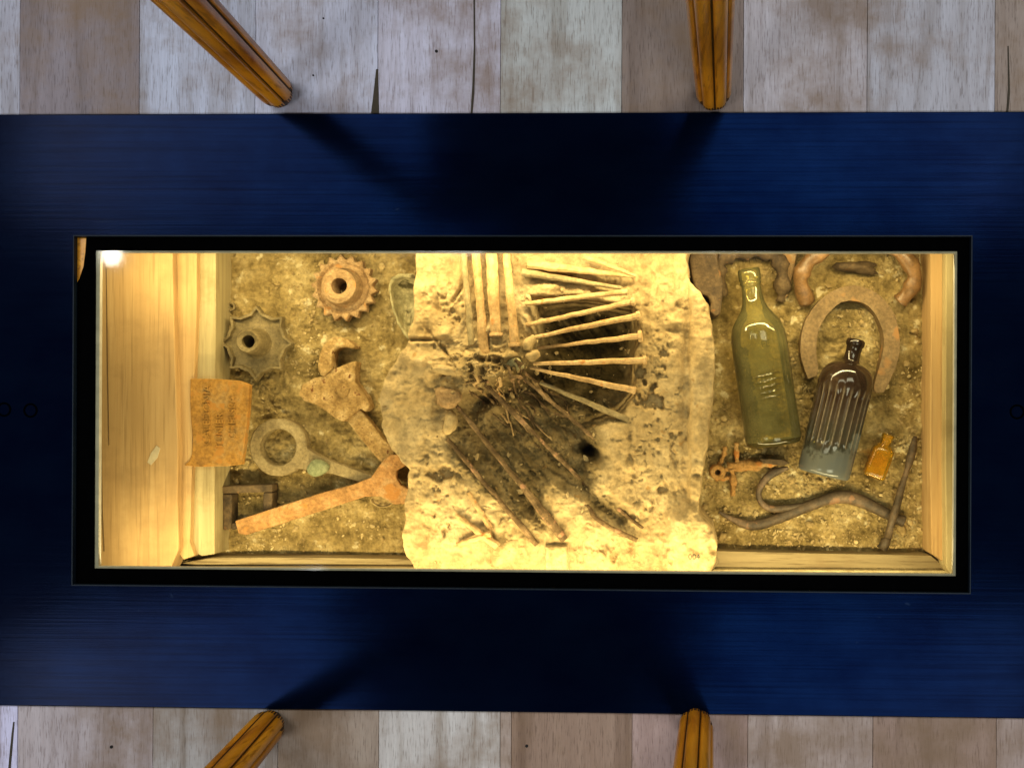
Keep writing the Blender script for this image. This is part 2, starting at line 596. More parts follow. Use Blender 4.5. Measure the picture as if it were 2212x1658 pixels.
def ribbed_mat(A, B):
    m, nt, b, out = new_mat("aubergine_glass")
    # colour changes along the bottle: brown shoulder, greyed belly, frosted base band
    g = N(nt, 'ShaderNodeTexCoord')
    d = (B - A)
    L = d.length
    dn = d.normalized()
    dot = N(nt, 'ShaderNodeVectorMath', operation='DOT_PRODUCT')
    nt.links.new(g.outputs['Object'], dot.inputs[0])
    dot.inputs[1].default_value = dn
    v = mapping(nt)
    n = noise(nt, v, 24, 5, 0.6)
    ma = N(nt, 'ShaderNodeMath', operation='MULTIPLY_ADD')
    nt.links.new(dot.outputs['Value'], ma.inputs[0])
    ma.inputs[1].default_value = 1.0 / L
    nt.links.new(n, ma.inputs[2])
    sub = N(nt, 'ShaderNodeMath', operation='MULTIPLY_ADD')
    sub.inputs[1].default_value = 1.0
    sub.inputs[2].default_value = -0.5 + 0.0
    nt.links.new(ma.outputs[0], sub.inputs[0])
    c = ramp(nt, sub.outputs[0], [(0.10, srgb(34, 24, 17)), (0.38, srgb(52, 38, 28)), (0.56, srgb(66, 56, 46)),
                                  (0.76, srgb(52, 52, 44)), (0.83, srgb(88, 90, 86)), (1.0, srgb(84, 88, 88))])
    at = N(nt, 'ShaderNodeAttribute')
    at.attribute_name = 'wear_sheen'
    c = mixc(nt, at.outputs['Fac'], c, srgb(160, 146, 126))  # pale ribs: reflected light streaks painted in along with abrasion
    nt.links.new(c, b.inputs['Base Color'])
    b.inputs['Roughness'].default_value = 0.12
    b.inputs['Specular IOR Level'].default_value = 0.6
    bump(nt, noise(nt, v, 160, 3, 0.5), b, 0.04, 0.0005)
    return m


# ------------------------------------------------------------------ the floor
ZS = -0.13                      # soil level in the case
FT, FB = 243.0, 1537.0          # photograph rows where the planks meet the frame
yT = P(1105, 244, 0).y
yB = P(1105, 1538, 0).y
floor = bpy.data.objects.new("floor", None)
C.objects.link(floor)
floor["kind"] = "structure"
sub_f = box("subfloor", -2.2, 2.2, yT - 0.02, 1.3, -0.05, -0.022, M['gap'], floor)
sub_f = box("subfloor", -2.2, 2.2, -1.3, yB + 0.02, -0.05, -0.022, M['gap'], floor)


def plank(x0px, x1px, row, col, upper):
    a, b_ = P(x0px, row, 0).x, P(x1px, row, 0).x
    y0, y1 = (yT - 0.015, 0.95) if upper else (-0.95, yB + 0.015)
    g = 0.00025
    nx, ny = 2, 2
    o = box("plank", a + g, b_ - g, y0, y1, -0.02, 0.0 + random.uniform(-0.0006, 0.0), M['floor'], floor, 0.0004)
    s = srgb(*col)
    o.color = (min(1, s[0] * 1.02), min(1, s[1] * 1.07), min(1, s[2] * 1.08), 1)
    return o


UP = [(-500, -232, (170, 165, 170)), (-232, 42, (172, 170, 180)), (42, 300, (138, 126, 128)), (300, 550, (190, 192, 206)), (550, 815, (194, 193, 206)),
      (815, 1080, (200, 195, 208)), (1080, 1342, (190, 190, 184)), (1342, 1605, (134, 116, 104)), (1605, 1872, (190, 181, 182)),
      (1872, 2148, (184, 180, 184)), (2148, 2420, (154, 136, 122)), (2420, 2690, (180, 170, 165))]
LO = [(-500, -235, (170, 165, 170)), (-235, 38, (206, 200, 222)), (38, 330, (182, 168, 166)), (330, 600, (178, 170, 162)), (600, 818, (166, 146, 126)),
      (818, 1080, (206, 198, 188)), (1080, 1104, (180, 160, 145)), (1104, 1365, (152, 124, 102)), (1365, 1615, (166, 138, 126)), (1615, 1885, (180, 160, 148)),
      (1885, 2152, (160, 132, 114)), (2152, 2420, (176, 154, 142)), (2420, 2690, (180, 160, 150))]
pl_up = [plank(a, b_, 243, c, True) for a, b_, c in UP]
pl_lo = [plank(a, b_, 1543, c, False) for a, b_, c in LO]
# narrow sapwood / dirt strips are in the grain; splits, holes and knots that have a shape of their own:


def sliver(pts, parent, m=None, name="split"):
    return prism(name, pts, 0.0006, -0.004, m or M['seam'], parent)


sliver([(1022, -20), (1025, -20), (1026, 120), (1024, 200), (1020, 246), (1016, 246), (1020, 180), (1023, 100)], pl_up[5])
sliver([(812, 150), (816, 150), (818, 246), (801, 246), (806, 205)], pl_up[5])
sliver([(2176, 100), (2178, 100), (2181, 200), (2177, 246), (2173, 246), (2177, 190)], pl_up[10])
sliver([(28, 1558), (31, 1558), (26, 1620), (22, 1665), (17, 1665), (22, 1610)], pl_lo[1])
for (x, y, pl) in ((942, 111, pl_up[5]), (240, 1612, pl_lo[2]), (1137, 1610, pl_lo[7]), (676, 163, pl_up[4]), (698, 40, pl_up[4])):
    r = 3.4 if x not in (676, 698) else 2.0
    prism("nail_hole", [(x + r * math.cos(a), y + r * math.sin(a)) for a in np.linspace(0, 6.28, 9)[:-1]], 0.0006, -0.003, M['gap'], pl)

# ------------------------------------------------------------------ the display case
case = empty("display_case", P(1135, 888, 0), "navy framed glass topped display case set into the plank floor", "display case")


def ring_prism(name, outer, inner, zt, zb, m, parent, bev=0.0):
    """outer and inner: four world xy corners, same winding"""
    vs = []
    for z in (zt, zb):
        for q in (outer, inner):
            for (x, y) in q: vs.append((x, y, z))
    fs = []
    for i in range(4):
        j = (i + 1) % 4
        fs.append((i, j, 4 + j, 4 + i))
        fs.append((8 + i, 12 + i, 12 + j, 8 + j))
        fs.append((i, 8 + i, 8 + j, j))
        fs.append((4 + i, 4 + j, 12 + j, 12 + i))
    o = mesh_obj(name, vs, fs, m, parent)
    recalc(o)
    if bev: bevel(o, bev, 3)
    return o


def rect(x0, x1, y0, y1):
    return [(x0, y0), (x1, y0), (x1, y1), (x0, y1)]


ZF = 0.006
oy1, oy0 = P(1105, 244, ZF).y, P(1105, 1537, ZF).y
ix0, ix1 = P(158, 890, ZF).x, P(2096, 890, ZF).x
iy1, iy0 = P(1105, 510, ZF).y, P(1105, 1271, ZF).y
ring_prism("frame", rect(P(-190, 890, ZF).x, P(2420, 890, ZF).x, oy0, oy1), rect(ix0, ix1, iy0, iy1), ZF, -0.03, M['navy'], case, 0.0016)
ring_prism("edge_glint", rect(ix0 - 0.0012, ix1 + 0.0012, iy0 - 0.0012, iy1 + 0.0012), rect(ix0 + 0.0004, ix1 - 0.0004, iy0 + 0.0004, iy1 - 0.0004), ZF + 0.0006, -0.002, M['edge_glint'], case, 0.0003)  # added strip painting the light caught by the frame's inner edge
ZR = -0.003
gx0, gx1 = P(203, 890, ZR).x, P(2067, 890, ZR).x
gy1, gy0 = P(1105, 541, ZR).y, P(1105, 1236, ZR).y
ring_prism("rim", rect(ix0 + 0.0002, ix1 - 0.0002, iy0 + 0.0002, iy1 - 0.0002), rect(gx0, gx1, gy0, gy1), ZR, -0.014, M['black'], case, 0.0006)
ZB = -0.006
ring_prism("bead", rect(gx0 + 0.0001, gx1 - 0.0001, gy0 + 0.0001, gy1 - 0.0001), rect(gx0 + 0.0055, gx1 - 0.0035, gy0 + 0.0032, gy1 - 0.0028), ZB, -0.013, M['bead'], case, 0.0005)
prism("worn_edge", [(163, 514), (186, 514), (184, 545), (180, 575), (171, 602), (165, 612)], ZR + 0.0007, ZR - 0.001, M['leg'], case)
mesh_obj("glass_pane", [(gx0 + 0.0003, gy0 + 0.0003, -0.0045), (gx1 - 0.0003, gy0 + 0.0003, -0.0045), (gx1 - 0.0003, gy1 - 0.0003, -0.0045), (gx0 + 0.0003, gy1 - 0.0003, -0.0045)], [(0, 1, 2, 3)], M['pane'], case)
for (x, y) in ((9, 884), (66, 886), (2196, 889)):
    c = P(x, y, ZF)
    v, f = lathe(c + Vector((0, 0, -0.004)), c + Vector((0, 0, 1)), [(0, 0.0095), (0.0046, 0.0095), (0.0052, 0.0088), (0.0052, 0.0074), (0.0034, 0.0070), (0.0034, 0.0030), (0.0034, 0.0002)], 24)
    o = mesh_obj("bolt", v, f, M['bolt'], case)
# dark walls and bottom of the sunken box
bx0, bx1, by0, by1 = gx0 - 0.080, gx1 + 0.03, gy0 - 0.040, gy1 + 0.045
ring_prism("case_wall", rect(bx0 - 0.015, bx1 + 0.015, by0 - 0.015, by1 + 0.015), rect(bx0, bx1, by0, by1), -0.0305, -0.298, M['gap'], case)
box("case_bottom", bx0 - 0.012, bx1 + 0.012, by0 - 0.012, by1 + 0.012, -0.32, -0.30, M['gap'], case)

# ------------------------------------------------------------------ soil


def height_grid(name, x0, x1, y0, y1, step, zref, zf, m, parent=None, origin=None, mask=None, attrf=None):
    xs = np.arange(x0, x1 + step, step)
    ys = np.arange(y0, y1 + step, step)
    X, Y = np.meshgrid(xs, ys)
    Z = zf(X, Y)
    a, bx, by = P(x0, y0, zref), P(x1, y0, zref), P(x0, y1, zref)
    U = (X - x0) / (x1 - x0)
    V = (Y - y0) / (y1 - y0)
    WX = a.x + U * (bx.x - a.x) + V * (by.x - a.x)
    WY = a.y + U * (bx.y - a.y) + V * (by.y - a.y)
    ny, nx = X.shape
    vs = np.stack([WX.ravel(), WY.ravel(), Z.ravel()], 1)
    idx = np.arange(nx * ny).reshape(ny, nx)
    q = np.stack([idx[:-1, :-1], idx[1:, :-1], idx[1:, 1:], idx[:-1, 1:]], -1).reshape(-1, 4)
    if mask is not None:
        mk = mask(X, Y)
        cm = (mk[:-1, :-1] & mk[1:, :-1] & mk[1:, 1:] & mk[:-1, 1:]).ravel()
        q = q[cm]
    base = WP(parent) if parent is not None else Vector(origin or (0, 0, 0))
    vs = vs - np.array(base)
    if mask is not None:
        used = np.unique(q)
        remap = -np.ones(len(vs), int)
        remap[used] = np.arange(len(used))
        vs = vs[used]
        q = remap[q]
    me = bpy.data.meshes.new(name)
    me.from_pydata(vs.tolist(), [], q.tolist())
    me.update()
    me.polygons.foreach_set("use_smooth", [True] * len(me.polygons))
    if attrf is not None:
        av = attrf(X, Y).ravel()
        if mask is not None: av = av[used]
        me.attributes.new('stain_shade', 'FLOAT', 'POINT').data.foreach_set('value', av.astype(np.float32))
    o = bpy.data.objects.new(name, me)
    C.objects.link(o)
    if parent is not None: o.parent = parent
    else: o.location = base
    me.materials.append(m)
    return o


def soil_z(X, Y):
    z = ZS + 0.012 * fbm(X / 90, Y / 90, 4, 3) + 0.010 * fbm(X / 24, Y / 24, 4, 8) + 0.007 * fbm(X / 11, Y / 11, 4, 21, True)
    under = sstep(915, 960, X) * sstep(1480, 1435, X)      # the stone block is sunk into the soil
    return z - 0.002 - 0.16 * under


_before = set(bpy.data.objects)
so = height_grid("soil", 340, 2085, 500, 1285, 2.8, ZS, soil_z, M['soil'])
so["kind"] = "structure"

# loose grit and pebbles
ico = [(-1, 0, 0), (1, 0, 0), (0, -1, 0), (0, 1, 0), (0, 0, -1), (0, 0, 1), (.6, .6, .55), (-.6, .6, .55), (.6, -.6, .55), (-.6, -.6, .55)]
bmt = bmesh.new()
for c in ico: bmt.verts.new(c)
hull = bmesh.ops.convex_hull(bmt, input=bmt.verts)
bmt.verts.index_update()
icof = [tuple(v.index for v in f.verts) for f in bmt.faces]
icov = [v.co.copy() for v in bmt.verts]
bmt.free()
gv, gf = [], []
NG = 15000
for i in range(NG):
    right = random.random() < 0.62
    x = random.uniform(1500, 2035) if right else random.uniform(460, 900)
    y = random.uniform(535, 1225)
    dens = float(fbm(np.array([x / 110.0]), np.array([y / 110.0]), 3, 40)[0])
    if random.random() > 0.45 + 2.6 * dens + (0.25 if (right and y > 800) else 0): continue
    s = 0.0007 + 0.0026 * random.random() ** 3.0
    if random.random() < (0.07 if right else 0.03): s *= 1.9
    zc = float(soil_z(np.array([x]), np.array([y]))[0])
    c = P(x, y, ZS)
    q = Matrix.Rotation(random.uniform(0, 6.28), 3, 'Z') @ Matrix.Rotation(random.uniform(-.5, .5), 3, 'X')
    sx, sy, sz = s * random.uniform(.7, 1.5), s * random.uniform(.6, 1.1), s * random.uniform(.4, .8)
    o = len(gv)
    for v in icov:
        w = q @ Vector((v.x * sx * random.uniform(.8, 1.2), v.y * sy * random.uniform(.8, 1.2), v.z * sz))
        gv.append((c.x + w.x, c.y + w.y, zc + w.z + sz * 0.3))
    gf += [tuple(k + o for k in f) for f in icof]
g = mesh_obj("gravel", gv, gf, M['gravel'])
tag(g, "pale grit and small pebbles strewn over the brown soil", "gravel", None, "stuff")

# ------------------------------------------------------------------ old crate whose sides show round the soil
crate = empty("wooden_crate", P(1135, 888, ZS), "old pine crate holding the soil, its plank sides showing at the edges", "crate")


def slab(pts, zt, zb, m, name="plank", bev=0.0012, zfun=None, jit=0.0):
    return prism(name, pts, zt, zb, m, crate, bev, jit, 0, zfun)


# wide left plank, with a worn inner edge
slab([(118, 520), (372, 520), (374, 640), (377, 745), (380, 850), (384, 960), (383, 1080), (386, 1185), (370, 1222), (345, 1260), (118, 1260)], -0.050, -0.085, M['pine'])
slab([(326, 1004), (318, 998), (326, 978), (338, 962), (346, 968), (340, 988)], -0.0495, -0.052, M['chip'], 'paint_chip', 0)
for q in ([(228, 560), (230, 560), (233, 760), (236, 960), (234, 962), (230, 760)], [(216, 900), (219, 900), (222, 1100), (226, 1190), (223, 1190), (218, 1100)]):
    slab(q, -0.0497, -0.052, M['pine_d'], 'split', 0)
# two battens stepping down to the soil
slab([(378, 520), (425, 520), (425, 640), (421, 760), (417, 860), (415, 980), (412, 1100), (410, 1170), (420, 1200), (395, 1208), (387, 1195), (387, 1080), (388, 960), (384, 850), (381, 745), (378, 640)], -0.064, -0.12, M['pine'])
slab([(426, 520), (466, 520), (466, 700), (464, 900), (463, 1100), (463, 1196), (436, 1200), (414, 1190), (416, 980), (420, 800), (426, 640)], -0.0755, -0.14, M['pine_g'])
# lower boards
slab([(388, 1216), (460, 1203), (700, 1204), (905, 1207), (905, 1219), (640, 1218), (420, 1219)], -0.090, -0.15, M['pine_x'])
slab([(372, 1226), (905, 1224), (905, 1252), (372, 1252)], -0.070, -0.15, M['pine_x'])
slab([(1540, 1189), (1700, 1193), (1850, 1196), (2010, 1199), (2046, 1228), (1538, 1224)], -0.096, -0.15, M['pine_x'])
slab([(1538, 1229), (2050, 1232), (2060, 1262), (1538, 1262)], -0.080, -0.15, M['pine_g'])
# right side boards
slab([(2009, 520), (2040, 520), (2041, 700), (2039, 900), (2040, 1100), (2042, 1216), (2012, 1196), (2008, 1000), (2010, 760)], -0.080, -0.15, M['pine'])
slab([(2042, 515), (2090, 515), (2090, 1262), (2064, 1262), (2043, 1222), (2041, 1000), (2042, 760)], -0.060, -0.15, M['pine_g'])

# ------------------------------------------------------------------ the stone block with nails
BLK = [(900, 490), (902, 545), (898, 600), (894, 680), (886, 730), (858, 775), (830, 822), (821, 862), (826, 918), (846, 972), (870, 994), (886, 1010), (884, 1060),
       (876, 1110), (870, 1155), (878, 1195), (900, 1228), (905, 1290), (1530, 1290), (1534, 1238), (1545, 1205), (1550, 1170), (1540, 1125), (1512, 1092),
       (1515, 1040), (1522, 1000), (1530, 950), (1540, 880), (1543, 800), (1541, 740), (1536, 690), (1531, 660), (1515, 640), (1497, 610), (1489, 570), (1492, 490)]
CAV = [(1150, 640), (1240, 640), (1372, 662), (1382, 713), (1375, 783), (1367, 853), (1352, 908), (1307, 926), (1307, 987), (1303, 1042), (1359, 1094), (1380, 1142), (1340, 1150),
       (1286, 1118), (1255, 1088), (1179, 1060), (1200, 1139), (1160, 1150), (1100, 1110), (1045, 1060), (990, 1010), (958, 960), (975, 900), (990, 853), (1042, 835), (1110, 812), (1150, 760)]


def gauss(X, Y, x, y, rx, ry=None, ang=0.0):
    ry = ry or rx
    c, s = math.cos(ang), math.sin(ang)
    u = (X - x) * c + (Y - y) * s
    v = -(X - x) * s + (Y - y) * c
    return np.exp(-(u / rx) ** 2 - (v / ry) ** 2)


PITS = [(random.uniform(1375, 1485), random.uniform(640, 1090), random.uniform(4, 11)) for _ in range(46)] + \
       [(random.uniform(915, 1010), random.uniform(960, 1130), random.uniform(4, 9)) for _ in range(30)] + \
       [(random.uniform(920, 1010), random.uniform(600, 780), random.uniform(3, 8)) for _ in range(24)] + \
       [(random.uniform(1240, 1500), random.uniform(1130, 1220), random.uniform(3, 8)) for _ in range(22)]
LUMPS = [(1000 + random.gauss(60, 55), 800 + random.gauss(0, 42), random.uniform(7, 17)) for _ in range(46)]


def block_z(X, Y):
    wx = X + 14 * fbm(X / 40, Y / 40, 3, 60)
    wy = Y + 14 * fbm(X / 40, Y / 40, 3, 70)
    s = sdf(BLK, wx, wy)
    top = -0.045 + 0.014 * fbm(X / 150, Y / 150, 3, 5) + 0.013 * fbm(X / 42, Y / 42, 5, 9) + 0.0028 * fbm(X / 15, Y / 15, 4, 12, True) + 0.014 * fbm(X / 55, Y / 75, 3, 14, True) + 0.0012 * fbm(X / 6, Y / 6, 2, 15)
    # bulging boulder at the lower right corner, ledge at left, slab ridge at the bottom
    top = top + 0.020 * sstep(0.25, 0.6, gauss(X + 30 * fbm(X / 30, Y / 30, 3, 80), Y + 30 * fbm(X / 30, Y / 30, 3, 81), 1485, 1170, 62, 90)) + 0.007 * sstep(0, 5, X - 1486 - 16 * fbm(Y / 45, X / 400, 3, 82)) * sstep(590, 640, Y) * sstep(1085, 1060, Y) + 0.008 * gauss(X, Y, 920, 900, 60, 130)
    top = top + 0.010 * sstep(0, 3, np.minimum(np.minimum(X - 1182, 1232 - X), Y - 1168))
    top = top - 0.012 * gauss(X, Y, 1340, 600, 120, 60)
    # long soft ridges on the right margin
    top = top + 0.006 * gauss(X, Y, 1510, 860, 16, 190, 0.03) - 0.007 * gauss(X, Y, 1484, 800, 9, 230, 0.02)
    cav = sdf(CAV, wx, wy)
    low = sstep(840, 960, Y)
    dep = (0.080 - 0.030 * low) * sstep(-6, 28 + 45 * low, cav) * (0.82 + 0.5 * fbm(X / 60, Y / 60, 3, 31))
    z = top - dep
    spg = gauss(X, Y, 1415, 880, 60, 230) + gauss(X, Y, 960, 1060, 50, 110) + 0.7 * gauss(X, Y, 970, 680, 50, 90) + 0.6 * gauss(X, Y, 1330, 1190, 120, 40)
    z = z - 0.016 * np.minimum(spg, 1) * sstep(0.04, 0.24, fbm(X / 22, Y / 30, 4, 90)) * (1 - sstep(-10, 16, cav)) - 0.004 * np.minimum(spg, 1) * sstep(0.1, 0.3, fbm(X / 9, Y / 11, 3, 95))
    for (x, y, r) in LUMPS: z = z + 0.010 * (r / 11) * gauss(X, Y, x, y, r, r * 0.8)
    z = z + (0.014 + 0.05 * fbm(X / 24, Y / 20, 4, 77, True)) * gauss(X, Y, 1065, 800, 85, 55)
    # fibrous streaks running down the hollow
    u = (X * 0.62 + Y * 0.78)
    v = (X * 0.78 - Y * 0.62)
    z = z + sstep(0, 20, cav) * (0.012 * fbm(u / 70, v / 14, 4, 44, True) + 0.014 * fbm(X / 20, Y / 20, 4, 47) + 0.007 * fbm(X / 8, Y / 8, 3, 48, True))
    z = z - 0.055 * gauss(X, Y, 1265, 745, 115, 95) * sstep(-4, 20, cav) - 0.075 * gauss(X + 10 * fbm(X / 14, Y / 14, 2, 99), Y + 12 * fbm(X / 12, Y / 12, 2, 98), 1270, 972, 25, 17, 0.45) + 0.010 * gauss(X, Y, 1262, 996, 30, 8, 0.45)
    # cracks at the left shoulder
    for (x0, y0, x1, y1) in ((945, 735, 1000, 800), (880, 735, 945, 735), (1005, 620, 985, 650)):
        L = math.hypot(x1 - x0, y1 - y0)
        z = z - 0.012 * gauss(X, Y, (x0 + x1) / 2, (y0 + y1) / 2, L / 1.7, 3.2, math.atan2(y1 - y0, x1 - x0))
    side = sstep(-7, 6, s) ** 0.7
    zb = ZS - 0.012
    return zb + (np.maximum(z, ZS - 0.07) - zb) * side


def rust_and_shade(X, Y):
    # iron residue from the corroding nails, plus painted shade in the hollow
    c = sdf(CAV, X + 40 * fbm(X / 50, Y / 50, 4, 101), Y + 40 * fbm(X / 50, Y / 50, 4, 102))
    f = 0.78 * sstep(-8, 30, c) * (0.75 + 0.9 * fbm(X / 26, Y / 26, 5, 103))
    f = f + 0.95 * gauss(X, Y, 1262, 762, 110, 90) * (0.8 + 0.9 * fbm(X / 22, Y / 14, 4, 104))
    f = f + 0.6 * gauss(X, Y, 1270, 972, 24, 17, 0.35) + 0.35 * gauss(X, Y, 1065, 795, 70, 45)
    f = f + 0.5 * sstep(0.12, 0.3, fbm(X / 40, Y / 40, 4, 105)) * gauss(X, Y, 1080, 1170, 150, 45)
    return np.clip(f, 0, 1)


blk = empty("nail_block", P(1200, 890, ZS), "big buff stone block full of fused square nails in the middle of the case", "stone block")
st = height_grid("stone", 800, 1580, 520, 1262, 2.0, -0.06, block_z, M['stone'], blk, mask=lambda X, Y: sdf(BLK, X, Y) > -26, attrf=rust_and_shade)


def nail(p0, p1, w0, w1, m, head=0, z0=-0.05, z1=-0.05, lump=0.06, square=True, sag=0.0, name="nail"):
    """p0 thin end, p1 thick end, widths in photograph units"""
    A, B = P(*p0, z0 + 0.004), P(*p1, z1 + 0.004)
    n = 14
    k = 0.000625
    path, sz = [], []
    for i in range(n + 1):
        t = i / n
        q = A.lerp(B, t)
        q.z -= sag * math.sin(math.pi * t)
        if i not in (0, n): q = q + Vector((random.uniform(-1, 1), random.uniform(-1, 1), 0)) * 0.0006
        path.append(q)
        sz.append((w0 + (w1 - w0) * t) * k * (0.51 if m is not M['dark_nail'] else 0.42) * (1 + random.uniform(-lump, lump)))
    parts = [sweep(path, sz, 8 if square else 9, square, lump * 0.5, 1.0 if square else 0.85)]
    if head:
        d = (B - A).normalized()
        h = head * k * 0.5
        parts.append(sweep([B - d * 0.001, B + d * 0.003, B + d * 0.0045], [h * 0.95, h, h * 0.8], 8, True, 0.05))
    v, f = join(parts)
    o = mesh_obj(name, v, f, m, blk)
    bevel(o, 0.0005, 1)
    return o


zt = -0.033
# upright nails at the top, heads hanging down
nail((985, 520), (1018, 745), 13, 14, M['iron_grey'], 0, -0.028, -0.036)
nail((1012, 520), (1046, 758), 17, 21, M['nail'], 27, -0.026, -0.040)
nail((1047, 520), (1071, 720), 26, 22, M['nail'], 31, -0.026, -0.036)
nail((1080, 520), (1111, 742), 16, 19, M['nail'], 28, -0.026, -0.036)
# fan of nails at the right
nail((1372, 598), (1128, 558), 7, 22, M['nail'], 0, -0.038, -0.028)
nail((1373, 596), (1255, 540), 6, 14, M['nail'], 0, -0.036, -0.026)
nail((1342, 622), (1127, 588), 8, 17, M['iron_grey'], 0, -0.046, -0.030)
nail((1134, 656), (1355, 630), 10, 12, M['nail'], 0, -0.036, -0.034)
nail((1136, 702), (1364, 652), 9, 12, M['nail'], 19, -0.042, -0.034)
nail((1150, 729), (1376, 682), 8, 14, M['nail'], 20, -0.046, -0.036)
nail((1160, 752), (1380, 726), 7, 13, M['nail'], 26, -0.058, -0.040)
nail((1152, 786), (1390, 778), 7, 14, M['nail'], 20, -0.050, -0.042)
nail((1145, 794), (1366, 842), 7, 14, M['nail'], 18, -0.054, -0.046)
nail((1166, 826), (1352, 904), 8, 15, M['iron_grey'], 18, -0.064, -0.054)
# long spikes down the hollow
nail((966, 948), (1160, 1176), 11, 15, M['dark_nail'], 0, -0.044, -0.042, 0.12)
nail((984, 874), (1220, 1166), 10, 22, M['dark_nail'], 0, -0.046, -0.038, 0.22, False, 0.004)
nail((1008, 792), (1252, 1034), 14, 11, M['dark_nail'], 0, -0.046, -0.060, 0.25, False, 0.003)
nail((1120, 808), (1290, 952), 8, 10, M['dark_nail'], 0, -0.046, -0.062, 0.12)
nail((1012, 1062), (1060, 1142), 9, 13, M['nail'], 0, -0.040, -0.040, 0.1)
nail((985, 1112), (1075, 1180), 11, 16, M['nail'], 0, -0.036, -0.033, 0.1)
nail((986, 1176), (1060, 1152), 9, 13, M['nail'], 0, -0.032, -0.032, 0.1)
pth = catmull([P(1186, 1068, -0.050), P(1240, 1082, -0.044), P(1270, 1094, -0.042), P(1284, 1116, -0.038), P(1320, 1140, -0.036), P(1376, 1166, -0.034)], 5, False)
v, f = sweep([Vector(p) for p in pth], [0.0024 + 0.0012 * i / len(pth) for i in range(len(pth))], 7, False, 0.12)
mesh_obj("nail", v, f, M['dark_nail'], blk, True)
pth = catmull([P(1260, 1040, -0.066), P(1300, 1072, -0.056), P(1335, 1098, -0.050), P(1362, 1120, -0.044), P(1388, 1140, -0.038)], 5, False)
v, f = sweep([Vector(p) for p in pth], [0.004 - 0.0001 * i for i in range(len(pth))], 7, False, 0.2)
mesh_obj("nail", v, f, M['dark_nail'], blk, True)


for i in range(15):
    x0, y0 = random.uniform(1000, 1150), random.uniform(770, 850)
    L = random.uniform(60, 230)
    a = random.uniform(0.45, 1.25)
    x1, y1 = x0 + L * math.cos(a), y0 + L * math.sin(a)
    pp = []
    for k in range(7):
        t = k / 6
        x, y = x0 + (x1 - x0) * t + random.gauss(0, 5), y0 + (y1 - y0) * t + random.gauss(0, 5)
        zz = max(block_z(np.array([x]), np.array([y]))[0] + random.uniform(0.001, 0.006), -0.14)
        pp.append((x, y, float(zz)))
    pp = catmull(pp, 3, False)
    w = random.uniform(0.0012, 0.0030)
    v, f = sweep([P(*q) for q in pp], [w * (1 - 0.6 * j / len(pp)) * random.uniform(.8, 1.25) for j in range(len(pp))], 6, False, 0.15)
    mesh_obj("rust_strand", v, f, M['dark_nail'] if i % 3 else M['nail'], blk, True)


def lump(name, x, y, rx, ry, rz, z, m, parent, ang=0.0, seed=0, rough=0.25, sub=3):
    bm = bmesh.new()
    bmesh.ops.create_icosphere(bm, subdivisions=sub, radius=1)
    rs = random.Random(seed)
    ph = [rs.uniform(0, 6) for _ in range(9)]
    k = 0.00064
    c = P(x, y, z)
    ca, sa = math.cos(-ang), math.sin(-ang)
    for vv in bm.verts:
        p = vv.co
        n = 1 + rough * (math.sin(2.3 * p.x + ph[0]) * math.sin(2.9 * p.y + ph[1]) + 0.5 * math.sin(5 * p.x + ph[2]) * math.sin(6 * p.z + ph[3]) * math.cos(5 * p.y + ph[4])
                         + 0.25 * math.sin(11 * p.x + ph[5]) * math.sin(12 * p.y + ph[6]))
        X, Y = p.x * rx * k * n, p.y * ry * k * n
        vv.co = Vector((c.x + X * ca - Y * sa, c.y + X * sa + Y * ca, c.z + p.z * rz * n))
    bm.verts.index_update()
    vs = [vv.co.copy() for vv in bm.verts]
    fs = [tuple(q.index for q in ff.verts) for ff in bm.faces]
    bm.free()
    return mesh_obj(name, vs, fs, m, parent, True, None if parent else (c.x, c.y, ZS))


lump("stone_lump", 968, 857, 28, 24, 0.015, -0.033, M['rust_tan'], blk, 0.2, 3, 0.2)
lump("stone_lump", 963, 800, 32, 12, 0.011, -0.029, M['stone'], blk, 0.18, 4, 0.2)
lump("stone_lump", 972, 912, 15, 28, 0.014, -0.035, M['stone'], blk, 0.1, 5, 0.15)
lump("stone_lump", 1013, 770, 14, 20, 0.012, -0.041, M['stone'], blk, 0.0, 6, 0.25)
lump("stone_lump", 1110, 788, 20, 14, 0.012, -0.033, M['shell'], blk, 0.1, 8, 0.3)
lump("stone_lump", 1143, 742, 13, 20, 0.012, -0.037, M['stone'], blk, 0.2, 9, 0.25)
lump("stone_lump", 1150, 768, 15, 13, 0.010, -0.037, M['stone'], blk, 0.3, 10, 0.25)
lump("stone_lump", 1085, 1192, 36, 24, 0.010, -0.044, M['stone'], blk, -0.5, 12, 0.3)

rv_, rf_ = [], []
for i in range(520):
    if i < 200: x, y = random.gauss(1060, 60), random.gauss(800, 45)
    elif i < 400: x, y = random.uniform(950, 1380), random.uniform(640, 1150)
    else: x, y = random.uniform(920, 1520), random.uniform(560, 1215)
    zz = float(block_z(np.array([x]), np.array([y]))[0])
    if zz < -0.145: continue
    c = P(x, y, -0.06)
    sz = 0.0010 + 0.0036 * random.random() ** 2.2
    q = Matrix.Rotation(random.uniform(0, 6.28), 3, 'Z') @ Matrix.Rotation(random.uniform(-.7, .7), 3, 'X')
    o_ = len(rv_)
    a_, b_, h_ = sz * random.uniform(.7, 1.7), sz * random.uniform(.5, 1.0), sz * random.uniform(.4, .9)
    for v in icov:
        w = q @ Vector((v.x * a_ * random.uniform(.75, 1.25), v.y * b_ * random.uniform(.75, 1.25), v.z * h_))
        rv_.append((c.x + w.x, c.y + w.y, zz + w.z + h_ * 0.25))
    rf_ += [tuple(k + o_ for k in f) for f in icof]
ro = mesh_obj("rubble", rv_, rf_, M['stone'], blk)
ro["kind"] = "stuff"

# little inventory number on the block
cur = bpy.data.curves.new("t", 'FONT')


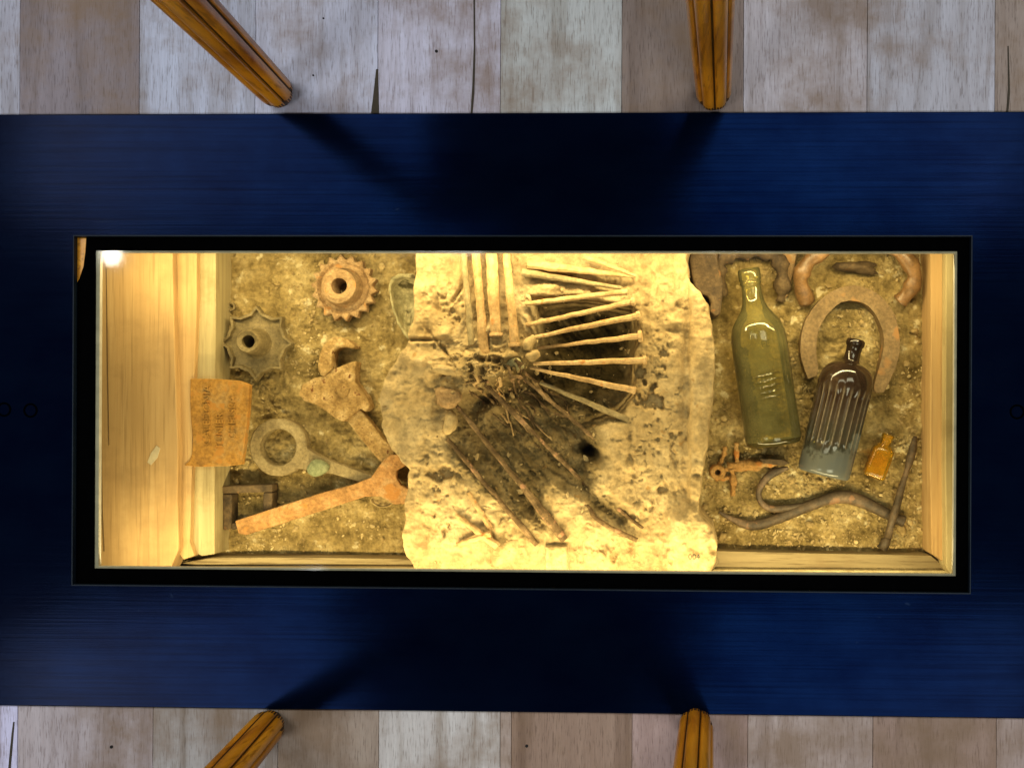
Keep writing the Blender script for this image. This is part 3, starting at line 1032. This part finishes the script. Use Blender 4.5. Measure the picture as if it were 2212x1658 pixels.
def text_mesh(s, size, extr):
    cu = bpy.data.curves.new("txt", 'FONT')
    cu.body = s
    cu.size = size
    cu.extrude = extr
    cu.align_x = 'CENTER'
    cu.align_y = 'CENTER'
    cu.resolution_u = 3
    ob = bpy.data.objects.new("txt", cu)
    C.objects.link(ob)
    dg = bpy.context.evaluated_depsgraph_get()
    me = bpy.data.meshes.new_from_object(ob.evaluated_get(dg))
    bpy.data.objects.remove(ob)
    vs = [v.co.copy() for v in me.vertices]
    fs = [tuple(p.vertices) for p in me.polygons]
    bpy.data.meshes.remove(me)
    return vs, fs


def block_at(px, py):
    """top of the stone under a photograph point"""
    a = P(px, py, -0.06)
    return float(block_z(np.array([px * 1.0]), np.array([py * 1.0]))[0])


tv, tf = text_mesh("004", 0.0105, 0.0001)
c = P(1496, 1193, -0.03)
num = []
for v in tv:
    qx, qy = 1496 + v.x / 0.00063, 1193 - v.y / 0.00063
    w = P(qx, qy, -0.06)
    num.append((w.x, w.y, max(block_at(1496 + dx, 1193 + dy) for dx in (-14, -7, 0, 7, 14) for dy in (-7, 0, 7)) + 0.0006 + v.z))
mesh_obj("inventory_number", num, tf, M['print'], blk)

# ------------------------------------------------------------------ left compartment


def polar(name, cx, cy, prof, m, nth, label, cat, Rfun=None, zb=ZS, phase=0.0, wob=0.0):
    """prof: (r in metres or ('t', f) for the toothed edge scaled by f, z above base)"""
    c = P(cx, cy, zb + 0.008)
    vs, fs = [], []
    for (r, z) in prof:
        for k in range(nth):
            a = 2 * math.pi * k / nth
            if isinstance(r, tuple):
                rr = Rfun(a) * r[1]
            else:
                rr = r
            rr *= 1 + wob * math.sin(3 * a + 1.3) + random.uniform(-wob, wob) * 0.5
            vs.append((c.x + rr * math.cos(a + phase), c.y + rr * math.sin(a + phase), zb + z + random.uniform(-1, 1) * 0.00015))
    n = len(prof)
    for i in range(n - 1):
        for k in range(nth):
            a, b_ = i * nth + k, i * nth + (k + 1) % nth
            fs.append((a, b_, b_ + nth, a + nth))
    o = mesh_obj(name, vs, fs, m, None, True, (c.x, c.y, zb))
    recalc(o)
    md = o.modifiers.new("split", 'EDGE_SPLIT')
    md.split_angle = math.radians(38)
    return tag(o, label, cat)


K = 0.00068


def teeth(n, tip, root, w, pw=1.0):
    def R(a):
        u = abs(((n * a / (2 * math.pi)) % 1.0) - 0.5)
        t = max(0.0, 1 - u / w)
        return root + (tip - root) * t ** pw
    return R


polar("sprocket", 562, 742, [(0.0088, 0.012), (0.0094, 0.056), (0.0150, 0.060), (0.0170, 0.056), (0.0182, 0.034), (0.0215, 0.021), (0.0290, 0.0175), (0.0345, 0.0185),
                             (('t', 0.86), 0.0200), (('t', 0.90), 0.0265), (('t', 0.985), 0.0270), (('t', 1.0), 0.0250), (('t', 1.0), 0.012), (0.02, 0.010)],
      M['sprocket_iron'], 8 * 32, "grey brown iron sprocket with eight pointed teeth and scalloped gaps, by the left plank", "sprocket",
      teeth(8, 0.0545, 0.0440, 0.27, 1.25), phase=math.radians(22), wob=0.004)
polar("sprocket", 748, 624, [(0.0100, 0.006), (0.0115, 0.046), (0.0190, 0.052), (0.0245, 0.048), (0.0262, 0.036), (0.0290, 0.024), (0.0350, 0.020),
                             (0.0385, 0.025), (('t', 0.93), 0.026), (('t', 1.0), 0.024), (('t', 1.0), 0.008), (0.02, 0.004)],
      M['rust_tan'], 18 * 14, "rusty tan sprocket with many small teeth and a fat raised hub, near the top edge", "sprocket",
      teeth(18, 0.0485, 0.0415, 0.42, 1.0), phase=math.radians(5), wob=0.012)
polar("washer", 497, 662, [(0.0034, 0.004), (0.0034, 0.0065), (0.0050, 0.0075), (0.0068, 0.0065), (0.0068, 0.002)], M['iron_grey'], 24,
      "tiny round metal washer lying on the soil above the toothed wheel", "washer")

# pipe wrench
pw = empty("pipe_wrench", P(745, 850, ZS), "crusty corroded pipe wrench with hooked jaw lying across the left soil", "wrench")
zpw = -0.100
prism("jaw", [(719, 726), (734, 727), (750, 733), (768, 748), (760, 752), (742, 749), (729, 751), (719, 758), (715, 778), (716, 798), (696, 814), (686, 800), (685, 785), (689, 765), (698, 744)],
      zpw + 0.004, ZS, M['crust'], pw, 0.0025, 0.8)
prism("head", [(739, 910), (758, 897), (777, 882), (790, 890), (800, 877), (792, 860), (780, 843), (765, 825), (766, 800), (771, 778), (757, 782), (735, 791), (716, 799), (696, 812), (676, 816), (652, 832),
               (645, 850), (655, 866), (680, 872), (704, 889), (722, 902)], zpw, ZS, M['crust'], pw, 0.0025, 1.2)
prism("handle", [(746, 906), (777, 884), (800, 912), (826, 944), (852, 973), (848, 990), (824, 1000), (800, 972), (772, 938)], zpw - 0.008, ZS, M['crust'], pw, 0.002, 0.8)
lump("pivot", 740, 843, 16, 14, 0.006, zpw, M['crust'], pw, 0, 21, 0.2)

# stamped ochre plate
pl = empty("stamped_plate", P(470, 910, -0.075), "ochre rusty plate stamped with worn lettering, leaning over the plank edge", "plate")
prism("plate", [(410, 817), (470, 818), (515, 822), (538, 831), (537, 866), (535, 895), (532, 921), (529, 950), (526, 974), (521, 1003), (490, 1006), (462, 1007), (430, 1008), (397, 1005), (408, 995), (414, 980), (416, 950), (411, 900), (410, 866)],
      -0.0620, -0.0752, M['plate'], pl, 0.0014, 0.5)
for s, x, y, sz in (("CALEDONIA", 447, 896, 0.0150), ("TUNIER", 475, 930, 0.0150), ("CHELSEA", 502, 902, 0.0150)):
    tv, tf = text_mesh(s, sz, 0.0009)
    c = P(x, y, -0.0617)
    vs = [(c.x - v.y, c.y + v.x * 1.02, c.z + v.z) for v in tv]
    mesh_obj("lettering", vs, tf, M['plate'], pl)

# ring spanner
rs = empty("ring_spanner", P(640, 985, ZS), "grey iron spanner with one large round eye, half sunk in the soil", "spanner")


def annulus(name, cx, cy, ro, ri, zt, zb, m, parent, n=48):
    vs, fs = [], []
    for (r, z) in ((ri, zb), (ri, zt - 0.0015), (ri + 2, zt), (ro - 2.5, zt), (ro, zt - 0.002), (ro, zb)):
        for k in range(n):
            a = 2 * math.pi * k / n
            q = P(cx, cy, zt)
            w = 1 + 0.012 * math.sin(3 * a) + random.uniform(-.008, .008)
            vs.append((q.x + r * K * w * math.cos(a), q.y + r * K * w * math.sin(a), z))
    for i in range(5):
        for k in range(n):
            a, b_ = i * n + k, i * n + (k + 1) % n
            fs.append((a, b_, b_ + n, a + n))
    return recalc(mesh_obj(name, vs, fs, m, parent, False))


annulus("eye", 600, 965, 62, 39, -0.109, ZS - 0.004, M['iron_grey'], rs)
prism("shaft", [(652, 936), (664, 968), (690, 985), (730, 1000), (790, 1022), (830, 1038), (826, 1056), (780, 1042), (720, 1024), (680, 1018), (645, 1012), (628, 1012), (648, 980)], -0.1095, ZS - 0.004, M['iron_grey'], rs, 0.0015, 0.5)
o = lump("verdigris_stone", 686, 1010, 25, 20, 0.009, -0.107, M['teal'], None, 0.1, 31, 0.12)
tag(o, "pale green verdigris lump resting on the eye spanner's neck", "stone")

# orange open-ended spanner
sp = prism("open_spanner", [(507, 1124), (515, 1152), (530, 1155), (615, 1128), (700, 1101), (762, 1081), (788, 1072), (821, 1071), (850, 1089), (880, 1088), (912, 1084), (912, 1062), (881, 1055), (864, 1046), (855, 1030), (857, 1015), (880, 1003),
                            (912, 998), (912, 980), (880, 981), (842, 982), (822, 1000), (801, 1030), (762, 1045), (698, 1063), (615, 1089)], -0.094, -0.106, M['orange'], None, 0.0015, 0.5, 0, None, P(700, 1080, ZS))
tag(sp, "bright orange rusted open ended spanner pointing under the stone block", "spanner")

# square iron bracket
br = empty("square_bracket", P(533, 1098, ZS), "dark rusty square iron frame beneath the orange spanner's tip", "bracket")
prism("bar", [(478, 1050), (588, 1046), (588, 1062), (480, 1066)], -0.104, ZS, M['dark_iron'], br, 0.0015, 0.6)
prism("bar", [(480, 1067), (500, 1066), (500, 1142), (482, 1144)], -0.105, ZS, M['dark_iron'], br, 0.0015, 0.6)
prism("bar", [(568, 1063), (588, 1063), (588, 1112), (568, 1116)], -0.105, ZS, M['dark_iron'], br, 0.0015, 0.6)
prism("bar", [(500, 1130), (568, 1112), (570, 1128), (500, 1144)], -0.107, ZS, M['dark_iron'], br, 0.0015, 0.6)

# oyster shell


def dish(name, poly, zr, zc, m, label, cat, cxy):
    p = catmull(poly, 5)
    n = len(p)
    vs, fs = [], []
    cx, cy = cxy
    rings = ((1.0, zr - 0.012), (1.03, zr), (0.94, zr + 0.0006), (0.86, zr - 0.004), (0.66, zc + 0.004), (0.42, zc), (0.3, zc))
    for (s, z) in rings:
        for i, (x, y) in enumerate(p):
            w = s + 0.02 * math.sin(i * 1.7) * (1 if s > .9 else 0)
            q = P(cx + (x - cx) * w, cy + (y - cy) * w, z)
            q.z += 0.0015 * math.sin(0.19 * x + 0.11 * y)
            vs.append(q)
    for i in range(len(rings) - 1):
        for k in range(n):
            a, b_ = i * n + k, i * n + (k + 1) % n
            fs.append((a, b_, b_ + n, a + n))
    fs.append(tuple(range((len(rings) - 1) * n, len(rings) * n)))
    o = mesh_obj(name, vs, fs, m, None, True, P(cx, cy, ZS))
    recalc(o)
    return tag(o, label, cat)


dish("oyster_shell", [(841, 623), (848, 601), (873, 592), (906, 602), (908, 640), (896, 706), (885, 732), (868, 713), (853, 682), (844, 648)], -0.096, -0.122, M['shell'],
     "grey green oyster shell tucked against the stone block's left flank", "shell", (876, 650))
dish("broken_shell", [(800, 1076), (832, 1068), (850, 1078), (842, 1092), (815, 1094)], -0.112, -0.119, M['gravel'], "small pale shell fragment below the orange spanner's jaw", "shell", (826, 1081))

# ------------------------------------------------------------------ right compartment
# horseshoes
hs = prism("horseshoe", catmull([(1745, 818), (1736, 795), (1728, 758), (1735, 704), (1759, 661), (1793, 631), (1842, 616), (1890, 631), (1924, 665), (1939, 704), (1943, 754), (1933, 797), (1909, 847)], 4, False)
           + catmull([(1894, 848), (1887, 835), (1900, 788), (1909, 736), (1898, 693), (1877, 663), (1851, 651), (1817, 653), (1786, 680), (1767, 717), (1763, 758), (1767, 797), (1763, 812)], 4, False),
           -0.108, ZS - 0.003, M['shoe'], None, 0.0022, 0.4, 0, None, P(1838, 735, ZS))
tag(hs, "large flat brown horseshoe lying on the soil around the dark bottle's neck", "horseshoe")
pth = catmull([P(1743, 655, -0.118), P(1729, 612, -0.106), P(1736, 580, -0.098), P(1760, 553, -0.092), P(1800, 530, -0.088), P(1850, 520, -0.086), P(1915, 528, -0.088), P(1955, 556, -0.092), P(1974, 592, -0.098), P(1966, 624, -0.106), P(1944, 650, -0.116)], 5, False)
v, f = sweep([Vector(p) for p in pth], [0.0115 + 0.0015 * math.sin(i * 0.9) for i in range(len(pth))], 10, False, 0.07, 0.9)
hs2 = mesh_obj("horseshoe", v, f, M['shoe_b'], None, True, P(1850, 590, ZS))
tag(hs2, "shiny brown horseshoe propped at the top edge with its arch hidden", "horseshoe")
o = lump("dark_lump", 1850, 578, 52, 16, 0.013, -0.118, M['dark_iron'], None, 0.05, 41, 0.3)  # dark lump set between the horseshoe's arms
tag(o, "dark lump between the two arms of the propped horseshoe", "scrap")

# dark iron things behind the green bottle
pi = prism("iron_plate", [(1493, 530), (1550, 530), (1549, 560), (1556, 585), (1562, 612), (1559, 650), (1556, 679), (1545, 684), (1533, 672), (1535, 655), (1530, 640), (1512, 634), (1500, 622), (1493, 595), (1489, 564)],
           -0.086, ZS, M['dark_iron'], None, 0.004, 1.0, 0, None, P(1525, 600, ZS))
tag(pi, "ragged brown iron plate wedged between stone block and green bottle", "iron plate")
pth = catmull([P(1560, 640, -0.118), P(1552, 600, -0.110), P(1556, 566, -0.104), P(1585, 548, -0.100), P(1620, 543, -0.098), P(1660, 546, -0.100), P(1684, 568, -0.106), P(1690, 610, -0.112), P(1686, 650, -0.120)], 5, False)
v, f = sweep([Vector(p) for p in pth], [0.0105 * (1 + 0.25 * math.sin(i * 1.1)) * (0.75 if i < 3 or i > len(pth) - 4 else 1) for i in range(len(pth))], 9, False, 0.14, 0.8)
ar = mesh_obj("iron_stirrup", v, f, M['dark_iron'], None, True, P(1620, 590, ZS))
tag(ar, "dark iron arch standing behind the green bottle's mouth", "iron arch")
o = prism("rust_flake", [(1686, 545), (1722, 545), (1714, 590), (1700, 640), (1690, 655), (1682, 640), (1688, 600)], -0.116, ZS, M['rust_tan'], None, 0.003, 1.0, 0, None, P(1700, 600, ZS))
tag(o, "tan rust flake between the iron arch and the propped horseshoe", "rust flake")

# green bottle
ks = 0.0006 * (H + 0.092) / H
zbt = -0.086
A, B = P(1616, 581, zbt), P(1672, 962, zbt)
LB = (B - A).length
px = LB / 385.0
prof_px = [(0, 18), (0.4, 22.5), (3, 24), (10, 24.5), (24, 24), (27, 21.5), (29, 23.2), (33, 23), (36, 20.8), (55, 21.5), (72, 24), (88, 30), (98, 37), (110, 46), (122, 53), (138, 58), (160, 60), (200, 60.5), (250, 60), (300, 60), (345, 60.5), (366, 60.5), (376, 59), (382, 55), (385, 48), (384, 40), (378, 20), (374, 2)]


gb = empty("green_bottle", (B.x, B.y, ZS), "olive green glass bottle lying beside the stone block", "bottle")
bprof = [(t * px, r * px) for t, r in prof_px]
fine = []
for i in range(len(bprof) - 1):
    seg = 3 if bprof[i + 1][0] - bprof[i][0] > 0.006 else 1
    for k in range(seg):
        t = k / seg
        fine.append((bprof[i][0] + (bprof[i + 1][0] - bprof[i][0]) * t, bprof[i][1] + (bprof[i + 1][1] - bprof[i][1]) * t))
fine.append(bprof[-1])
v, f = lathe(A, B, fine, 56)
o = mesh_obj("glass_body", v, f, M['green_glass'], gb, True)
recalc(o)
o.data.materials.append(M['thick_glass'])
_d0 = (B - A).normalized()
for p in o.data.polygons:
    if (p.center + WP(gb) - A).dot(_d0) > 374 * px and p.normal.dot(_d0) > -0.5: p.material_index = 1
# moulded rings and lettering on the wall
dB = (B - A).normalized()
sB, uB = frame_axes(dB)


def on_bottle(t, phi, dr=0.0):
    r = np.interp(t, [q[0] for q in prof_px[:22]], [q[1] for q in prof_px[:22]]) * px + dr
    return A + dB * (t * px) + sB * (math.sin(phi) * r) + uB * (math.cos(phi) * r)


# decide which sign of s points right in the picture
sgn = 1 if sB.x > 0 else -1
rv = []
for i, t in enumerate((232, 244, 256, 268, 279)):
    span = (-0.55 + 0.07 * i, 0.45)
    path = [on_bottle(t + 9 * (ph - 0.0) * -0.55, sgn * ph, 0.0006) for ph in np.linspace(span[0], span[1], 14)]
    v, f = sweep(path, [0.0010 * math.sin(math.pi * (k + 0.6) / 14.2) + 0.0002 for k in range(14)], 6)
    mesh_obj("moulded_ring", v, f, M['green_glass'], gb, True)
for s, t0, size in (("FE", 168, 0.013), ("L I8", 338, 0.012)):
    tv, tf = text_mesh(s, size, 0.0003)
    r0 = 60 * px
    vv = [on_bottle(t0 - q.y / px, sgn * (q.x / r0 + 0.10), 0.0001 + q.z) for q in tv]
    mesh_obj("embossed_lettering", vv, tf, M['green_glass'], gb, True)
# dried dirt inside the bottle, along its lower left side
dv = []
for i in range(230):
    t = random.uniform(170, 378)
    ph = sgn * random.gauss(-0.78, 0.10)
    if t > 330: ph = sgn * random.gauss(-0.85, 0.12)
    c = on_bottle(t, ph, -0.004)
    s = random.uniform(0.0012, 0.0035)
    vv = [(c.x + q.x * s * random.uniform(.7, 1.3), c.y + q.y * s * random.uniform(.7, 1.5), c.z + q.z * s) for q in icov]
    dv.append((vv, icof))
v, f = join(dv)
o = mesh_obj("dried_dirt", v, f, M['grime'], gb)
o["kind"] = "stuff"

# ribbed bottle
zrb = -0.090
A2, B2 = P(1849, 733, zrb), P(1777, 1026, zrb)
L2 = (B2 - A2).length
p2 = L2 / 302.0
pr = [(0, 13), (0.3, 17), (3, 20), (9, 20.5), (14, 19.5), (17, 17), (30, 16.5), (46, 17.5), (51, 20), (54, 29), (58, 38), (65, 47), (76, 54), (90, 58), (104, 59), (118, 59), (124, 59)]
pr += [(124 + 4 * i, 58.4 - 0.02 * i) for i in range(1, 28)] + [(238, 57.6), (262, 57.2), (284, 57), (295, 56.5), (300, 54), (302, 50), (301, 30), (300, 1)]


def ribs(a, t):
    tp = t / p2
    if tp < 108 or tp > 240: return 1.0
    w = min(1, (tp - 108) / 14) * min(1, (240 - tp) / 10)
    a0 = (a - math.pi / 2 + math.pi) % (2 * math.pi) - math.pi
    side = 1.0 if abs(a0) < 1.25 else 0.0
    return 1 - 0.085 * w * side * abs(math.cos(11 * a0)) ** 0.7


rb = empty("ribbed_bottle", (B2.x, B2.y, ZS), "dark brown to grey ribbed bottle lying inside the big horseshoe", "bottle")
v, f = lathe(A2, B2, [(t * p2, r * p2) for t, r in pr], 208, None, ribs)
o = mesh_obj("glass_body", v, f, ribbed_mat(A2, B2), None, True, A2)
o.parent = rb
wa = o.data.attributes.new('wear_sheen', 'FLOAT', 'POINT')  # rib abrasion with painted light streaks
wv = []
for (t, r) in pr:
    for k in range(208):
        q = ribs(2 * math.pi * k / 208, t * p2)
        a0 = (2 * math.pi * k / 208 - math.pi / 2 + math.pi) % (2 * math.pi) - math.pi
        wv.append(0.80 * max(0, (q - 0.950) / 0.050) ** 1.2 * (0.4 + 0.6 * random.random()) if 110 < t < 238 and abs(a0) < 1.25 else 0.0)
wa.data.foreach_set('value', wv)
o.location = A2 - rb.location
recalc(o)
annul = [(t * p2, r * p2) for t, r in ((15.5, 17), (16, 19.6), (18.5, 19.2), (19, 17))]

# amber medicine bottle
zab = -0.107
A3, B3 = P(1919, 938, zab), P(1885, 1031, zab)
L3 = (B3 - A3).length
p3 = L3 / 99.0


def sq(a, r, t):
    tp = t / p3
    k = min(1, max(0, (tp - 24) / 8))
    c, s = math.cos(a), math.sin(a)
    m_ = (abs(c) ** 7 + abs(s) ** 7) ** (-1 / 7)
    q = 1 + (m_ - 1) * k
    return c * r * q, s * r * q * (1 - 0.25 * k)


ab = empty("amber_bottle", (B3.x, B3.y, ZS), "tiny square amber medicine bottle lying right of the ribbed bottle", "bottle")
v, f = lathe(A3, B3, [(t * p3, r * p3) for t, r in ((0, 9), (0.5, 13), (2, 14), (7, 14), (9, 12), (20, 11), (24, 12), (29, 18), (34, 22), (40, 23), (60, 23), (80, 23), (92, 23), (96, 22), (99, 19), (98, 10), (97, .5))], 48, sq)
o = mesh_obj("glass_body", v, f, M['amber_glass'], ab, True)
recalc(o)

# forked hook
def hz(x, y): return ZS + 0.006


main = [(1552, 1105, 5), (1584, 1122, 11), (1624, 1134, 19), (1672, 1122, 19), (1726, 1100, 20), (1780, 1080, 21), (1820, 1072, 25), (1860, 1082, 23), (1903, 1103, 21), (1935, 1119, 19), (1952, 1126, 22)]
mp = catmull(main, 6, False)
br_ = catmull([(1702, 1010, 6), (1672, 1020, 15), (1650, 1038, 14), (1638, 1064, 11), (1645, 1086, 11), (1666, 1098, 13), (1700, 1096, 13), (1740, 1090, 10)], 6, False)
fh = empty("forked_hook", P(1740, 1090, ZS), "wavy dark iron hook with forked end along the bottom of the right soil", "hook")
for nm, pp, dz in (("bar", mp, 0.0), ("prong", br_, 0.0012)):
    path = [P(x, y, ZS + 0.008 + dz) for x, y, w in pp]
    v, f = sweep(path, [w * K * 0.6 for x, y, w in pp], 10, False, 0.05, 0.8)
    mesh_obj(nm, v, f, M['hook'], fh, True)

# long bolt
lb = empty("long_bolt", P(1940, 1060, ZS), "thin headed iron rod crossing the hook's right end", "rod")
rod = [(1976, 942, 6, -0.118), (1972, 962, 11, -0.116), (1966, 990, 13, -0.115), (1958, 1016, 8, -0.116), (1950, 1042, 9, -0.114), (1944, 1062, 11, -0.111), (1936, 1092, 11, -0.106), (1930, 1112, 12, -0.103), (1924, 1134, 11, -0.103), (1917, 1160, 12, -0.106)]
v, f = sweep([P(x, y, z) for x, y, w, z in rod], [w * K * 0.72 for x, y, w, z in rod], 9, False, 0.08)
mesh_obj("shank", v, f, M['hook'], lb, True)
v, f = sweep([P(1918, 1158, -0.106), P(1912, 1170, -0.107), P(1904, 1184, -0.109)], [6.5 * K, 10 * K, 12 * K], 9, False, 0.1)
mesh_obj("head", v, f, M['hook'], lb, True)

# orange rusted tap-like cross
rc = empty("rusted_cross", P(1590, 1010, ZS), "small orange rusted cross shaped fitting against the block's right foot", "fitting")
annulus("ring", 1550, 1020, 17, 6, -0.111, ZS, M['crumb'], rc, 14)
arms = []
for pts in ([(1590, 956, 9), (1591, 975, 6), (1592, 998, 7), (1600, 1006, 10)], [(1566, 964, 4), (1562, 985, 6), (1552, 1004, 6)], [(1570, 1006, 8), (1610, 1004, 10), (1650, 1001, 9), (1700, 998, 5)],
            [(1580, 1012, 7), (1584, 1040, 8), (1582, 1070, 6)], [(1560, 1014, 6), (1600, 1012, 7), (1640, 1008, 8)], [(1545, 1036, 5), (1580, 1030, 5)]):
    pp = catmull(pts, 4, False)
    v, f = sweep([P(x, y, ZS + 0.011 - 0.004 * i / len(pp)) for i, (x, y, w) in enumerate(pp)], [w * K * random.uniform(0.55, 1.15) for x, y, w in pp], 7, False, 0.35, 0.8)
    mesh_obj("arm", v, f, M['crumb'], rc, True)
o = prism("dark_shard", [(1640, 990), (1690, 992), (1706, 1000), (1690, 1006), (1648, 1000)], -0.112, ZS, M['dark_iron'], None, 0.001, 0.5, 0, None, P(1670, 998, ZS))
tag(o, "dark flat shard under the green bottle's base", "shard")
# broken shell chips
for i, (x, y, r, lab) in enumerate(((1975, 715, 10, "pale oblong stone near the right board, level with the big horseshoe"), (1968, 835, 7, "pale chip right of the big horseshoe's tip"),
                                    (1945, 1140, 16, "whitish lump of mortar beside the long bolt's head"), (1560, 1158, 12, "buff stone by the block's lower right corner"))):
    o = lump("stone_chip", x, y, r, r * 0.7, 0.006, ZS + 0.004, M['gravel'], None, i * 0.7, 50 + i, 0.25, 2)
    tag(o, lab, "stone")
o = prism("wood_offcut", [(1525, 1196), (1545, 1190), (1552, 1214), (1536, 1236), (1522, 1236)], -0.085, ZS, M['pine_x'], None, 0.002, 0.8, 0, None, P(1535, 1215, ZS))
tag(o, "short dark wood offcut at the block's lower right corner", "wood block")

for o in bpy.data.objects:
    if o not in _before and o.parent is None: o.location.z -= DZ

# ------------------------------------------------------------------ stools whose legs stand at the frame


def leg_mesh(foot, top, r0, r1, sec=112, lobes=7, ph=0.0):
    L = (top - foot).length
    prof = [(0.0, r0 * 0.60), (0.004, r0 * 0.82), (0.016, r0 * 1.0), (0.03, r0 * 1.06)]
    for i in range(1, 15):
        t = i / 14
        prof.append((0.03 + (L - 0.03) * t, r0 * 1.06 + (r1 - r0 * 1.06) * t))

    def mod(a, t):
        k = min(1, max(0, (t - 0.004) / 0.02))
        c = abs(math.sin(lobes * (a + ph) / 2))
        return 1 - 0.10 * k * (1 - c) - 0.24 * k * math.exp(-(c / 0.22) ** 2)
    return lathe(foot, top, prof, sec, None, mod)


def stool(label, feet, sy):
    fx = [f for f, t in feet]
    c = empty("stool", sum(fx, Vector()) / len(fx), label, "stool", "tall stools standing at the display case")
    for i, (f, t) in enumerate(feet):
        v, fa = leg_mesh(f, t, 0.0212, 0.026, ph=0.2 + i * 0.35)
        lo = mesh_obj("leg", v, fa, M['leg'], c, True)
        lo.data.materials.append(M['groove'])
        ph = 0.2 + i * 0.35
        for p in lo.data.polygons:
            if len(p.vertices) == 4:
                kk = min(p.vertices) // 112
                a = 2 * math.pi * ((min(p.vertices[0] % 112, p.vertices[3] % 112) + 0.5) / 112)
                if abs(math.sin(7 * (a + ph) / 2)) < 0.2 or kk < 2 or (kk < 3 and p.index % 3): p.material_index = 1  # flutes and foot tips take the stain with shade painted in
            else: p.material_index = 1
    xs = [t.x for f, t in feet]
    ys = [t.y for f, t in feet]
    box("seat", min(xs) - 0.03, max(xs) + 0.03, min(ys) - 0.02, max(ys) + 0.02, SH, SH + 0.04, M['leg'], c, 0.012)
    return c


SH = 0.74


def extend(f, q):
    return f + (q - f) * (SH / q.z)


f1, f2 = P(604, 205, 0.0), P(1541, 211, 0.0)
t1, t2 = extend(f1, P(402, 0, 0.355)), extend(f2, P(1533, 0, 0.355))
f5, f6 = f1 + Vector((0.02, 0.40, 0)), f2 + Vector((-0.01, 0.40, 0))
t5, t6 = t1 + Vector((0, 0.36, 0)), t2 + Vector((0, 0.36, 0))
stool("honey wood stool with reeded legs standing on the planks above the case", [(f1, t1), (f2, t2), (f5, t5), (f6, t6)], 1)
f3, f4 = P(585, 1560, 0.0), P(1503, 1556, 0.0)
t3, t4 = extend(f3, P(500, 1658, 0.185)), extend(f4, P(1496, 1658, 0.185))
f7, f8 = f3 + Vector((0.02, -0.40, 0)), f4 + Vector((-0.01, -0.40, 0))
t7, t8 = t3 + Vector((0, -0.36, 0)), t4 + Vector((0, -0.36, 0))
stool("honey wood stool with reeded legs standing on the planks below the case", [(f3, t3), (f4, t4), (f7, t7), (f8, t8)], -1)
print("STOOLS", f1, t1, f2, t2, f3, t3, f4, t4)
